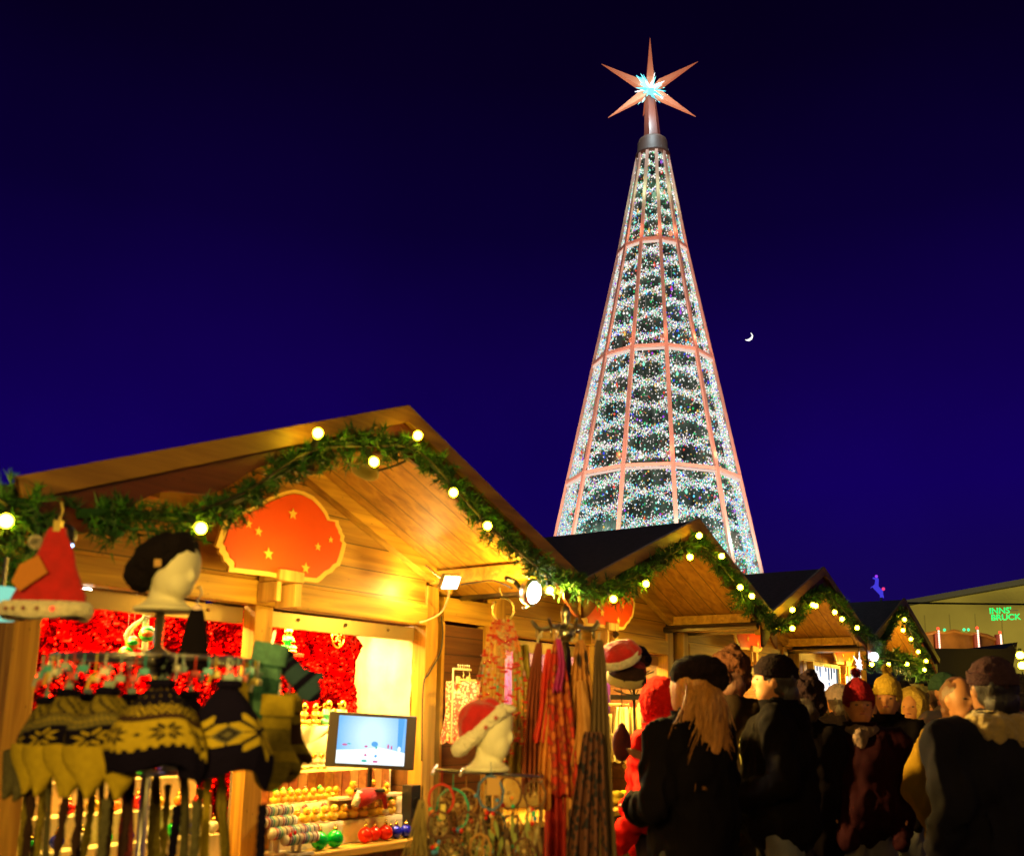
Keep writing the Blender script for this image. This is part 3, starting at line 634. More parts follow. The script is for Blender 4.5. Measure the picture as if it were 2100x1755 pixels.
def cap_obj(label,kind,loc,rz,w=.125,h=.235,pom=None,flapm=None,braid=K['brown'],blen=.30,tilt=0,clip=True,group='patterned knit caps hanging on the round rack'):
    t=thing('winter_hat',label,'knit cap',loc,rz,group); t.rotation_euler.x=tilt
    f=pat(kind); nx,ny=112,64; sd=random.random()*9
    def fn(a,b):
        an=2*PI*a; flap=max(0,math.cos(2*an))**2.2   # flaps at x = +-w
        z0=-h-.030*flap-.012*math.cos(3*an)
        rr=math.sin(PI*.5*min(1,(1-b)*1.45+.0))**.8 if b<1 else 0
        bb=max(0,(b-.30)/.70); rr=(1-bb**1.3)**.78
        if b<.2: rr*=1-.10*(1-b/.2)
        rr=rr*(1+.03*math.sin(an*5+sd)+.02*math.sin(an*9+b*5+sd)); z=z0*(1-b)**1.0
        return (w*rr*math.cos(an)+.012*N(an,b*2,sd),w*.62*rr*math.sin(an)+.012*N(b*3,an,sd+4),z)
    m=MB().grid(nx,ny,fn,closed=True,mf=f); o=m.build('crown',KM,t,smooth=True); s=o.modifiers.new('t','SOLIDIFY'); s.thickness=.004
    # gathered top
    g=MB()
    for k in range(9): a=2*PI*k/9; g.ball((.020*math.cos(a),.016*math.sin(a),-.006),(.015,.013,.012),8)
    g.build('gathered_top',pom or KM[f(0,60)],t,smooth=True)
    if flapm:   # plain turned ear flaps hanging like petals
        for k in range(3):
            x=-w*.72+k*w*.70; fl=MB().grid(14,16,lambda a,b,x=x,k=k:(x+(a-.5)*.125*math.sin(PI*min(1,.32+b*.68))+.035*b,-.064*math.sin(math.acos(max(-1,min(1,x/(w*1.05)))))-.018*math.sin(PI*a)-.004*k,-h+.02-.105*b-.018*math.sin(PI*a)*b))
            q=fl.build('ear_flap',flapm,t,smooth=True); s=q.modifiers.new('t','SOLIDIFY'); s.thickness=.006
    for s_ in (-1,1):
        x=s_*w*.86; b=MB(); sw=random.uniform(-.02,.02)
        for q in range(3):
            ph=2*PI*q/3; b.tube([(x+sw*(i/24)**2+.0065*math.sin(i*.85+ph),.0055*math.sin(1.7*i+ph)-.004,-h-.075-blen*i/24) for i in range(25)],.0062,6)
        b.build('braid',braid,t,smooth=True)
        ts=MB(); zb=-h-.075-blen
        ts.ball((x+sw,-.004,zb-.004),(.014,.012,.014),10)
        for q in range(16): a=2*PI*q/16; ts.tube([(x+sw,-.004,zb-.006),(x+sw+.012*math.cos(a),-.004+.010*math.sin(a),zb-.045)],[.004,.003],4)
        ts.build('tassel',braid,t,smooth=True)
    if pom:
        pm=MB(); rr=random.Random(2)
        for q in range(500):
            d=Vector((rr.gauss(0,1),rr.gauss(0,1),rr.gauss(0,1))).normalized(); sdv=d.orthogonal().normalized()*.002; pm.add([Vector((0,0,.035))+d*.01-sdv,Vector((0,0,.035))+d*.01+sdv,Vector((0,0,.035))+d*rr.uniform(.03,.04)],[(0,1,2)])
        pm.build('pompom',pom,t)
    if clip:
        c=MB(); c.tube([(0,0,.0),(0,0,.035),(.008,0,.05),(0,0,.06),(-.008,0,.05)],.0025,6); c.box((-.012,-.004,-.005),(.012,.004,.02)); c.build('clip',mat('clear_clip',(.3,.42,.38),.15,0),t)
    return t
YR=2.8
pole=P(330,1240,YR); rc=P(330,1352,YR)
t=RACK=thing('hat_rack','round steel rack carrying knit caps, with a dummy head on its pole','rack',(pole.x,pole.y,0),0)
MB().tube([(0,0,.02),(0,0,pole.z+.015)],.0135,12).build('pole',M_metal,t,smooth=True)
zr=rc.z
for r in (.27,):
    MB().tube([(r*math.cos(a),r*math.sin(a),zr) for a in [2*PI*i/48 for i in range(49)]],.006,8).build('ring',M_metal,t,smooth=True)
m=MB()
for k in range(4):
    a=PI*k/4+.2; m.tube([(.27*math.cos(a),.27*math.sin(a),zr),(-.27*math.cos(a),-.27*math.sin(a),zr)],.005,6)
m.build('spokes',M_metal,t,smooth=True); MB().lathe([(.02,zr-.03),(.035,zr-.02),(.035,zr+.02),(.015,zr+.035)],16).build('hub',M_metal,t,smooth=True)
MB().lathe([(.25,0),(.25,.012),(.05,.03),(.02,.05)],24).build('foot',M_dmetal,t,smooth=True)
for k in range(26):
    a=2*PI*k/26; x,y=.27*math.cos(a),.27*math.sin(a); MB().tube([(x,y,zr+.008),(x*1.02,y*1.02,zr-.02),(x*1.06,y*1.06,zr-.045),(x*1.1,y*1.1,zr-.03)],.0022,5).build('hook',M_metal,t,smooth=True)
def hatat(label,kind,x,ytop,Y,rz=0,w=.125,h=.235,**k): return cap_obj(label,kind,P(x,ytop,Y),rz,w,h,**k)
hatat('dark knit cap with large cream snowflakes, rightmost on the rack','flakes',470,1398,2.50,  .28,.118,.225,braid=K['dark'],blen=.22)
hatat('knit cap with a cream snowflake band and zigzag rows, middle of the rack','band',333,1396,2.42,.0,.125,.205,braid=K['grey'],blen=.20,pom=K['dark'])
hatat('grey-olive knit cap with cream ear flaps, left of the middle cap','grey',222,1412,2.52,-.25,.105,.16,flapm=K['cream'],braid=K['brown'],blen=.22)
hatat('grey-olive knit cap with cream ear flaps, second from the left on the rack','grey',140,1415,2.62,-.5,.11,.16,flapm=K['cream'],braid=K['brown'],blen=.22)
hatat('grey knit cap at the far left end of the rack','grey',95,1432,2.75,-.9,.10,.16,flapm=K['grey'],braid=K['olive'],blen=.24)
hatat('dark knit cap hanging at the back of the rack behind the middle cap','flakes',390,1420,3.02,2.4,.11,.2,braid=K['olive'],blen=.25)
hatat('grey patterned cap at the back of the rack, far left','grey',180,1425,3.05,3.5,.11,.18,braid=K['brown'],blen=.28)
hatat('banded cap at the back of the rack behind the cream flaps','band',270,1425,3.08,3.1,.11,.18,braid=K['olive'],blen=.28)
# woollen scarves hanging below the caps from a lower ring
t_=thing('scarf_ring','low steel ring below the caps','ring',(pole.x,pole.y,0),0)
zs=P(330,1580,YR).z
MB().tube([(.20*math.cos(a),.20*math.sin(a),zs) for a in [2*PI*i/40 for i in range(41)]],.005,6).build('ring',M_metal,t_,smooth=True)
m=MB()
for k in range(3):
    a=PI*k/3; m.tube([(.2*math.cos(a),.2*math.sin(a),zs),(-.2*math.cos(a),-.2*math.sin(a),zs)],.004,6)
m.build('spokes',M_metal,t_)
def cloth_strip(label,name,top,bot,wt,wb,mats,rz=0,folds=3,fd=.02,cat='scarf',group=None,mf=None,ny=60,nx=36,sway=.02,flat=False):
    top=Vector(top);bot=Vector(bot);L=bot-top; sd=random.random()*20
    def fn(a,b):
        w=wt+(wb-wt)*(b**.55) if not flat else wt+(wb-wt)*b
        x=(a-.5)*w*(1+.06*math.sin(7*b+sd)); y=fd*(.35+b)*math.sin(2*PI*folds*a+1.2*math.sin(3*b+sd))+.012*N(a*3,b*4,sd)
        c=L*b; return (x+c.x+sway*math.sin(3*b+sd)*b,y+c.y,c.z-(.02*abs(math.sin(PI*folds*a+sd)) if b>.98 else 0))
    o=MB().grid(nx,ny,lambda a,b:fn(a,b),mf=mf).build(name,mats,None,top,0,smooth=True); s=o.modifiers.new('t','SOLIDIFY'); s.thickness=.003
    # keep strip turned: rotate around its own top
    tag(o,label,cat,group); return o
for k,(x,c,l,w) in enumerate(((262,'dark','dark speckled scarf hanging below the middle of the rack',.07),(60,'brown','brown scarf strip at the far left under the cream flaps',.03),(100,'grey','grey fringe-like scarf strip, second from the left',.025),(165,'brown','brown scarf strip under the second cap',.03),(210,'olive','olive scarf strip under the cream flaps',.025),(320,'olive','olive scarf strip under the middle cap',.03),(375,'grey','grey scarf strip right of the middle cap',.035),(425,'cream','cream knitted scarf with ribs under the snowflake cap',.035),(455,'olive','tan ribbed scarf between the black braids',.04))):
    a=P(x,1585,2.66); b=P(x,1800,2.66); cloth_strip(l,'knit_scarf',a,b,w*.45,w*.6,mat('speckled_wool',(.02,.005,.03),.95,vary=.9,vs=120,col2=(.35,.03,.02)) if k==0 else K[c],folds=2,fd=.006,group='knit scarves below the caps',sway=.008)
cc=[mat('clear_clip',(.3,.42,.38),.15,0),mat('clip_teal',(.05,.35,.38),.3),mat('clip_white',(.7,.66,.5),.3),mat('clip_red',(.55,.04,.02),.4),mat('clip_yellow',(.6,.45,.05),.4)]
for k in range(30):
    a=PI+PI*k/29+random.uniform(-.03,.03); x,y=.29*math.cos(a),.29*math.sin(a); m=MB(); z=zr-random.uniform(.02,.06); m.tube([(x,y,zr),(x,y,z)],.002,5); m.box((x-.012,y-.004,z-.016),(x+.012,y+.004,z)); m.tube([(x-.01,y-.006,z-.01),(x-.016,y-.006,z-.035)],.004,5); m.build('hanger_clip',cc[k*3%5],RACK)
# dummy head with black beret on the pole
TMP=bpy.data.scenes.new('work')
def blob(parts,vox,name='b'):
    """parts: list of ('e',c,r) ellipsoid / ('c',p,q,r0,r1) capsule -> one remeshed skin"""
    m=MB()
    for p in parts:
        if p[0]=='l': m.lathe(p[1],24)
        elif p[0]=='e': m.ball(p[1],p[2],p[3] if len(p)>3 else 20,M=p[4] if len(p)>4 else None)
        else:
            a,b,r0,r1=Vector(p[1]),Vector(p[2]),p[3],p[4]; m.tube([a+(b-a)*i/4 for i in range(5)],[r0+(r1-r0)*i/4 for i in range(5)],14); m.ball(a,r0,14); m.ball(b,r1,14)
    me=m.mesh(name,[]); o=bpy.data.objects.new(name,me); TMP.collection.objects.link(o)
    r=o.modifiers.new('r','REMESH'); r.mode='VOXEL'; r.voxel_size=vox; s=o.modifiers.new('s','SMOOTH'); s.factor=.5; s.iterations=3
    TMP.view_layers[0].update(); dg=TMP.view_layers[0].depsgraph; n=bpy.data.meshes.new_from_object(o.evaluated_get(dg)); bpy.data.objects.remove(o); bpy.data.meshes.remove(me)
    n.polygons.foreach_set('use_smooth',[True]*len(n.polygons)); return n
def link(name,me,m,parent=None,loc=(0,0,0),rz=0,disp=0,ds=8):
    if disp:
        nv=len(me.vertices); co_=[0.0]*(3*nv); no_=[0.0]*(3*nv); me.vertices.foreach_get('co',co_); me.vertex_normals.foreach_get('vector',no_)
        for i in range(0,3*nv,3):
            k=noise.turbulence((co_[i]*ds,co_[i+1]*ds,co_[i+2]*ds*.6),3,False)*disp; co_[i]+=no_[i]*k; co_[i+1]+=no_[i+1]*k; co_[i+2]+=no_[i+2]*k
        me.vertices.foreach_set('co',co_); me.update()
    me.materials.clear(); me.materials.append(m); o=bpy.data.objects.new(name,me); COL.objects.link(o); o.location=loc; o.rotation_euler=(0,0,rz)
    if parent: o.parent=parent
    return o
DM=blob([('e',(0,0,.19),(.062,.078,.092)),('e',(0,-.03,.15),(.046,.05,.06)),('c',(0,.01,.13),(0,.01,.03),.045,.048),('e',(0,.0,.01),(.085,.075,.018)),('e',(0,-.08,.165),(.010,.012,.018)),('e',(0,-.012,.11),(.035,.05,.02))],.006)
def dummy(label,loc,rz=0,s=1,tilt=(0,0),group='white foam dummy heads',hat=None,hm=None):
    t=thing('dummy_head',label,'dummy head',loc,rz,group); t.scale=(s,)*3; t.rotation_euler=(tilt[0],tilt[1],rz)
    link('head',DM.copy(),M_cream,t); return t
DM2=blob([('e',(.030,-.01,.112),(.060,.074,.088),24,Matrix.Translation((.030,-.01,.112))@Matrix.Rotation(R_(22),4,'Y')@Matrix.Translation((-.030,.01,-.112))),('e',(.045,-.03,.075),(.040,.05,.045)),('c',(.016,0,.10),(.010,0,.085),.042,.043),('l',[(.05,.10),(.044,.06),(.048,.035),(.066,.016),(.088,.006),(.088,-.004)]),('e',(.085,-.045,.095),(.012,.010,.018))],.006)
DUM=thing('dummy_head','white foam dummy head wearing a slouchy black beret on the steel pole','dummy head',P(338,1252,YR),0,'white foam dummy heads'); link('head',DM2.copy(),M_cream,DUM)
def Rt(c,ang): return Matrix.Translation(c)@Matrix.Rotation(ang,4,'Y')@Matrix.Translation([-k for k in c])
bc=(-.012,.0,.150)
BE=blob([('e',bc,(.102,.095,.064),24,Rt(bc,R_(-30))),('e',(-.065,.0,.108),(.060,.07,.052),20,Rt((-.065,0,.105),R_(-50))),('e',(.035,0,.165),(.05,.07,.035),20,Rt((.035,0,.165),R_(10)))],.007)
bo=link('beret',BE,mat('black_wool',(.010,.007,.010),.95,bump=.7,bs=140,spec=.08),None,P(340,1250,YR)+Vector((0,-.01,0)),0,.008,30); tag(bo,'big black slouchy beret pulled back on the dummy head','beret')
tag(MB().add([(-.010,0,-.012),(.010,0,-.010),(.010,-.002,.010),(-.010,-.002,.010)],[(0,1,2,3)]).build('price_tag',mat('tag_paper',(.5,.28,.08),.7),bo,(.005,-.098,.12),0),None)
# black knitted sock hat on hook
p=P(405,1235,2.75); t=thing('hanging_knit_hat','long black knitted hat hanging on a hook right of the pole','knit hat',p,.2)
MB().grid(30,40,lambda a,b:(.045*(.35+.65*b**.7)*math.cos(2*PI*a)*(1+.05*math.sin(9*2*PI*a)),.03*(.35+.65*b**.7)*math.sin(2*PI*a),-.02-.17*b),closed=True).build('body',mat('black_rib',(.010,.007,.012),.95,bump=.8,bs=150,stretch=(3,3,.6),spec=.1),t,smooth=True)
MB().tube([(0,0,-.03),(0,0,.01),(.01,0,.025),(.004,0,.045),(-.008,0,.04)],.003,6).build('hook',M_metal,t)
MB().ball((0,0,-.02),(.015,.012,.014),10).build('tie',mat('pearl',(.85,.6,.5),.2),t)
# grey brown waisted patch hat below rail (striped small)
# mittens
def mitten(label,p,rz,m1,m2,s=1,tilt=0,group='striped woollen mittens hanging beside the rack'):
    t=thing('wool_mitten',label,'mitten',p,rz,group); t.scale=(s,)*3; t.rotation_euler=(0,tilt,rz)
    me=blob([('c',(0,0,-.02),(0,0,-.10),.036,.042),('e',(0,0,-.15),(.044,.026,.055)),('c',(.03,0,-.10),(.062,0,-.145),.017,.014)],.006)
    for v in me.vertices: v.co.y*=.55
    o=link('hand',me,m1,t); o.data.materials.append(m2)
    for pl in o.data.polygons:
        if int((pl.center.z+1)*38)%3==0: pl.material_index=1
    MB().grid(24,6,lambda a,b:(.042*math.cos(2*PI*a),.024*math.sin(2*PI*a),.03-.05*b),closed=True).build('cuff',m2,t,smooth=True)
    MB().tube([(0,0,.02),(0,0,.06)],.003,5).build('clip',M_metal,t)
    return t
M_gr2=mat('wool_mint',(.12,.32,.22),.95,vary=.3,vs=60,bump=.6,bs=200); M_bk=K['dark']
mitten('green-grey striped mitten with dark bars, top of the pair by the foil',P(553,1345,2.9),.1,K['green'],M_gr2,1.25,.15)
mitten('dark teal mitten sticking out to the right with a pale edge',P(578,1350,2.92),.1,mat('wool_teal',(.02,.06,.09),.95,bump=.6,bs=200),K['dark'],.8,-.75)
mitten('olive striped mitten hanging below the green one',P(570,1450,2.85),.2,K['olive'],K['cream'],1.15,.05)
mitten('brown-olive mitten partly behind the striped olive one',P(592,1445,2.95),-.3,K['brown'],K['olive'],1.1,-.05)
mitten('pale grey mitten clipped just left of the green one',P(515,1365,2.95),.2,K['cream'],K['olive'],.6,.1)
# big hanging santa hat with patch
p=P(120,1082,2.75); t=thing('santa_hat','large red felt hat with an orange patch hanging at the left','hat',p,.05)
def sh(a,b):
    an=2*PI*a; w=.022+.093*b**.9; return (w*math.cos(an)*(1+.03*math.sin(3*an))-.012*b+.02*N(b*3,an*.5,1),w*.42*math.sin(an)*(1+.05*math.sin(5*an+4*b)),-.228*b)
MB().grid(48,30,sh,closed=True).build('cone',M_red,t,smooth=True)
br=MB().grid(48,8,lambda a,b:((.113+.012*math.sin(PI*b))*math.cos(2*PI*a)-.012,(.049+.012*math.sin(PI*b))*math.sin(2*PI*a),-.219-.036*b-.006*math.sin(2*PI*a*3)*b),closed=True).build('brim',M_fur,t,smooth=True)
s=br.modifiers.new('t','SOLIDIFY'); s.thickness=.008
for k,(x,bright) in enumerate(((-.095,0),(-.072,0),(-.042,0),(-.005,0),(.035,1))):
    m=MB(); star(x,-.238,.0075,0,.004,m,0,.1*k); y=-.064*math.sqrt(max(.05,1-((x+.012)/.13)**2)); o=m.build('led_star',emit('led_red',(1,.02,.01),3) if bright else mat('dull_star',(.22,.02,.02),.5),br); o.location=(0,y-.014,0)
pp=MB(); rr=random.Random(5)
for q in range(900):
    d=Vector((rr.gauss(0,1),rr.gauss(0,1),rr.gauss(0,1))).normalized(); s2=d.orthogonal().normalized()*.0015; c0=Vector((-.056,-.01,-.045)); pp.add([c0+d*.01-s2,c0+d*.01+s2,c0+d*rr.uniform(.017,.024)],[(0,1,2)])
pp.build('pompom',M_fur,t); m=MB(); m.add([(-.078,-.045,-.115),(-.033,-.036,-.085),(.004,-.052,-.135),(-.062,-.062,-.19),(-.088,-.058,-.165)],[(0,4,3,2,1)]); o=m.build('patch',mat('orange_patch',(.55,.2,.03),.9,bump=.4,bs=120),t); s=o.modifiers.new('t','SOLIDIFY'); s.thickness=.006
m=MB(); m.tube([(0,0,-.01),(0,0,.03),(.006,0,.05),(0,0,.075)],.004,6); m.box((-.010,-.012,-.012),(.010,.008,.02)); m.build('hook',mat('brass_hook',(.4,.3,.08),.35,.8),t)
# small black lamp head behind the hat with a blue-white glint
t=thing('clip_lamp','small black clip lamp glinting blue-white beside the red hat tip','lamp',P(133,1098,2.95),0)
me=blob([('e',(0,0,.0),(.035,.04,.038)),('c',(0,0,.02),(-.03,0,.05),.012,.01)],.006); link('shade',me,M_black,t)
MB().lathe([(.020,-.034),(.014,-.042)],12,M=Matrix.Rotation(R_(-15),4,'Y')).build('bulb',emit('led_blue',(.35,.6,1),14),t)
# big pale green lamp shade at the left edge
p=P(2,1238,2.9); t=thing('glass_lantern','pale mint glowing lantern cut off by the left edge','lantern',p,0)
MB().lathe([(.03,.05),(.06,.04),(.062,-.03),(.04,-.05)],20).build('globe',emit('mint_glow',(.30,.85,.62),.9),t,smooth=True); MB().tube([(0,0,.04),(0,0,.14)],.006,6).build('stem',M_dmetal,t)
# scatter things on the rack top: small gloves bundle
t=thing('knit_glove_bundle','small bundle of cream crocheted gloves hung at the right end of the rail','gloves',P(487,1405,2.85),0)
m=MB()
for k in range(5): m.tube([(.012*(k-2),-.004*k,.0),(.014*(k-2),-.01,-.05),(.012*(k-2)+.004,-.006,-.075)],[.010,.011,.007],8)
m.build('gloves',K['cream'],t,smooth=True); MB().tube([(0,0,0),(0,0,.05)],.003,5).build('clip',M_metal,t)
# ------------------------------------------------------------------ second stand: dreamcatchers, beads, dummy with santa hat
YS=3.7
a=P(897,1578,YS); b=P(1108,1592,YS); mid=(a+b)/2
t=thing('dreamcatcher_rack','steel crossbar rack hung with dreamcatchers right of the nearest counter','rack',(mid.x,YS,0),0)
MB().tube([(-.2,0,a.z),(.2,0,b.z)],.006,8).build('bar',M_metal,t,smooth=True)
MB().tube([(0,0,.02),(0,0,a.z+.0)],.012,10).build('pole',M_dmetal,t,smooth=True)
MB().tube([(-.2,-.1,a.z-.01),(-.2,.12,a.z+.01)],.005,6).tube([(.19,-.1,b.z-.01),(.19,.12,b.z+.01)],.005,6).tube([(-.1,-.12,a.z-.01),(-.1,.12,a.z)],.005,6).build('arms',M_metal,t)
MB().lathe([(.2,0),(.2,.012),(.03,.04)],24).build('foot',M_dmetal,t)
DCc=[mat('leather_red',(.55,.03,.015),.7),mat('leather_teal',(.02,.34,.24),.7),mat('leather_brown',(.12,.05,.02),.8),mat('leather_blue',(.06,.14,.30),.7),mat('leather_ochre',(.40,.20,.04),.7)]
FE=[mat('feather_ochre',(.22,.12,.03),.8,vary=.6,vs=50),mat('feather_brown',(.07,.03,.012),.8,vary=.5,vs=60),mat('feather_cream',(.36,.28,.12),.8,vary=.5,vs=50),mat('feather_green',(.20,.24,.06),.8)]
DBD=[mat('bead_red',(.6,.02,.01),.25),mat('bead_orange',(.75,.22,.02),.3),mat('bead_cream',(.7,.5,.2),.3),mat('bead_jade',(.02,.45,.25),.3),mat('bead_sky',(.05,.25,.6),.3)]
def feather(m,p,L,w,ang,mi):
    dr=Vector((math.sin(ang),0,-math.cos(ang))); sd=Vector((math.cos(ang),.3,math.sin(ang))).normalized(); p=Vector(p); vs=[]; n=9
    for i in range(n):
        f=i/(n-1); ww=w*math.sin(PI*min(1,f*.92+.08))**.7*(1-.25*f); c=p+dr*L*f
        vs+=[c-sd*ww,c+Vector((0,-.003,0)),c+sd*ww]
    fs=[]
    for i in range(n-1):
        for k in (0,1): fs.append((i*3+k,i*3+k+1,i*3+k+4,i*3+k+3))
    m.add(vs,fs,mi); m.tube([p,p+dr*L],.001,4,mi)
def dreamcatcher(label,x,y,r,mi,seed,drop=None,Y=YS):
    p=P(x,y,Y); t=thing('dreamcatcher',label,'dreamcatcher',p,random.uniform(-.5,.5),'dreamcatchers on the steel rack'); rr=random.Random(seed)
    MB().tube([(r*math.cos(q),.004*math.sin(q*9),r*1.15*math.sin(q)) for q in [2*PI*i/32 for i in range(33)]],.0046,7).build('hoop',DCc[mi],t,smooth=True)
    w=MB(); n=9
    for ring in range(3):
        r0=r*(1-.28*ring); r1=r*(1-.28*(ring+1))
        for k in range(n):
            a0=2*PI*(k+ring*.5)/n; a1=2*PI*(k+.5+ring*.5)/n; a2=2*PI*(k+1+ring*.5)/n
            w.tube([(r0*math.cos(a0),0,r0*1.15*math.sin(a0)),(r1*math.cos(a1),0,r1*1.15*math.sin(a1)),(r0*math.cos(a2),0,r0*1.15*math.sin(a2))],.0008,4)
    w.ball((0,0,0),.008,8); w.build('web',mat('sinew',(.5,.33,.12),.7),t)
    f=MB()
    for k in range(rr.randint(9,12)):
        x0=rr.uniform(-.85,.85)*r; z0=-r*1.15*math.sqrt(1-min(.98,(x0/r)**2)); l=rr.uniform(.02,.10); f.tube([(x0,0,z0),(x0+rr.uniform(-.01,.01),-.01,z0-l)],.0015,4,1); f.ball((x0,-.006,z0-l*.8),.006,8,0)
        feather(f,(x0,-.012,z0-l),rr.uniform(.06,.10),rr.uniform(.006,.011),rr.uniform(-.35,.35),rr.randint(0,3))
    f.build('feathers',FE,t,smooth=True)
    for k in range(7): q=rr.uniform(PI,2*PI); MB().ball((r*rr.uniform(.2,1.1)*math.cos(q),-.012,r*1.2*math.sin(q)-rr.uniform(0,.05)),rr.uniform(.006,.010),8).build('bead',DBD[rr.randint(0,4)],t,smooth=True)
    MB().tube([(0,0,r*1.15),(0,0,r*1.15+(drop or .05))],.0015,4).build('cord',DCc[mi],t)
for k,(x,y,r,mi,l,Y) in enumerate(((905,1638,.052,0,'red-wrapped dreamcatcher at the left end of the rack',3.6),(900,1690,.045,2,'brown dreamcatcher low at the left end',3.55),(928,1660,.075,1,'teal-wrapped dreamcatcher, left of the rack pole',3.66),(955,1645,.05,4,'ochre dreamcatcher behind the teal one',3.8),(962,1700,.06,2,'low brown dreamcatcher with fluffy feathers in the middle',3.62),(1006,1625,.058,3,'blue-grey dreamcatcher with a paper tag',3.6),(1015,1690,.045,3,'small slate dreamcatcher beneath the paper-tagged one',3.7),(1044,1625,.055,2,'amber-webbed dreamcatcher under the bead strands',3.64),(1048,1700,.05,4,'ochre dreamcatcher hanging low beneath the amber-webbed one',3.7),(1097,1628,.048,2,'dark hoop dreamcatcher at the right end beside the red scarf',3.6),(985,1740,.05,4,'lowest dreamcatcher at the picture bottom, middle of the rack',3.55),(925,1745,.05,2,'lowest dreamcatcher at the picture bottom, left of the rack',3.5),(1075,1745,.045,2,'lowest dreamcatcher at the picture bottom, right of the rack',3.6))):
    dreamcatcher(l,x,y,r*.86,mi,k,None,Y)
def lookups():
    pass
tag(MB().box((-.024,0,-.03),(.024,.002,.03)).build('paper_tag',mat('tag_paper',(.5,.28,.08),.7),None,P(1012,1612,3.58),.1),'square ochre paper tag hanging over the blue-grey dreamcatcher','tag')
tag(MB().box((-.011,0,-.026),(.011,.002,.026)).build('paper_tag',mat('tag_paper2',(.7,.55,.12),.7),None,P(907,1664,3.56),-.1),'narrow yellow tag on the red-wrapped dreamcatcher','tag')
# dried straw bundle hanging at left
t=thing('straw_bundle','pale straw tassel hanging left of the dreamcatchers','straw bundle',P(865,1640,3.6),0)
m=MB(); rr=random.Random(3)
for k in range(60):
    x=rr.gauss(0,.012); m.tube([(x*.3,rr.gauss(0,.005),0),(x*1.2,rr.gauss(0,.01),-.09),(x*2.2+rr.gauss(0,.01),rr.gauss(0,.02),-.17-rr.uniform(0,.05))],.0018,4)
m.build('stalks',mat('straw',(.38,.28,.09),.8),t); MB().tube([(0,0,-.02),(0,0,.05)],.003,4).lathe([(.008,-.03),(.008,-.01)],8).build('tie',M_black,t)
# dummy + santa hat on rack
dh=P(1000,1578,3.72)
DU2=thing('dummy_head','white foam dummy head wearing a red santa hat above the dreamcatchers','dummy head',dh,0,'white foam dummy heads'); DU2.scale=(.98,.98,1.25); link('head',DM2.copy(),M_cream,DU2)
t=thing('santa_hat','small red santa hat with white starred brim worn by the foam dummy head','hat',dh+Vector((0,-.005,0)),0)
e1=(-.055,0,.172); e2=(-.012,0,.205)
me=blob([('e',e1,(.062,.072,.085),20,Rt(e1,R_(20))),('e',e2,(.075,.07,.045),20,Rt(e2,R_(12))),('c',(.0,0,.235),(.04,-.02,.225),.03,.018)],.006); link('cone',me,M_red,t,disp=.008,ds=20)
me=blob([('c',(-.105,-.045,.075),(.045,-.062,.205),.030,.026),('c',(-.105,.045,.075),(.045,.062,.205),.030,.026),('e',(-.10,0,.08),(.035,.06,.03)),('e',(.045,0,.2),(.03,.065,.025))],.007); br=link('brim',me,M_fur,t,disp=.004,ds=50)
for x,z in ((.028,.19),(-.008,.155)):
    m=MB(); star(0,0,.011,0,.004,m); o=m.build('led_star',mat('dull_star2',(.4,.02,.02),.5),br); o.location=(x,-.093,z)
MB().ball((.062,-.035,.222),(.042,.026,.018),14).build('pompom',M_fur,t,smooth=True)
# bead strands on a big ring
pr=P(1032,1250,3.9); t=thing('bead_strands','bundle of red and orange bead strands hanging from a brass ring','necklaces',pr,0)
MB().tube([(.043*math.cos(q),0,.046*math.sin(q)) for q in [R_(110)-2*PI*.93*i/30 for i in range(31)]],.0035,7).tube([(.0,0,.046),(-.004,0,.06),(-.014,0,.072),(-.018,0,.088),(-.01,0,.094)],.003,6).build('ring',mat('brass',(.85,.65,.2),.25,1),t,smooth=True)
bm=[mat('bead_red',(.6,.02,.01),.25),mat('bead_orange',(.75,.22,.02),.3),mat('bead_cream',(.7,.5,.2),.3),mat('bead_pink',(.6,.3,.32),.3),mat('bead_teal',(.02,.5,.45),.3)]
rr=random.Random(8)
for k in range(16):
    m=MB(); x0=-.036+.0048*k; x1=(k-7.5)*.0125; L=.60-.18*abs((k-9)/9)-rr.uniform(0,.08) if k>4 else .42+rr.uniform(-.05,.03); pts=[]; y0=-.01+.006*(k%4)
    for i in range(40):
        f=i/39; x=x0+(x1-x0)*min(1,f*1.7)**.8; pts.append(Vector((x,y0-.012*math.sin(f*3),-.044-L*f)))
    m.tube(pts,.0011,4,2,cap=False)
    for i,p in enumerate(pts):
        if rr.random()<(.95 if i<9 else .55): m.ball(p,rr.choice((.004,.005,.0065)),7,rr.choice((0,0,1,1,2)) if not(17<i<22) else rr.choice((3,3,0,4)))
        if i%8==6: m.ball(p,(.010,.008,.005),8,0)
    m.build('strand',bm,t,smooth=True)
# clip hanger + skirt
q=row(950,1372,-.25); t=thing('clip_hanger','little metal clip rail with hooks above the floral skirt','hanger rail',RW(*q),ROT)
m=MB(); m.beam((-.10,0,.0),(.08,0,.0),.008,.012); 
for k in range(6): x=-.05+.022*k; m.tube([(x,0,0),(x,0,.022)],.002,5); m.ball((x,0,.024),.005,6)
m.tube([(-.10,0,0),(-.10,0,-.45)],.006,6); m.tube([(0,0,-.01),(.008,0,-.03),(.0,0,-.045),(.01,0,-.06)],.002,5); m.tube([(.06,0,-.01),(.068,0,-.03),(.06,0,-.045),(.06,0,-.06)],.002,5)
m.build('rail',mat('pale_rail',(.6,.5,.2),.4,.3),t); m=MB(); m.beam((-.06,0,-.065),(.13,0,-.065),.012,.014)
for x in (-.05,.055): m.box((x-.012,-.008,-.09),(x+.012,.008,-.045))
m.build('clamp_bar',mat('wood_clip',(.5,.35,.1),.6),t)
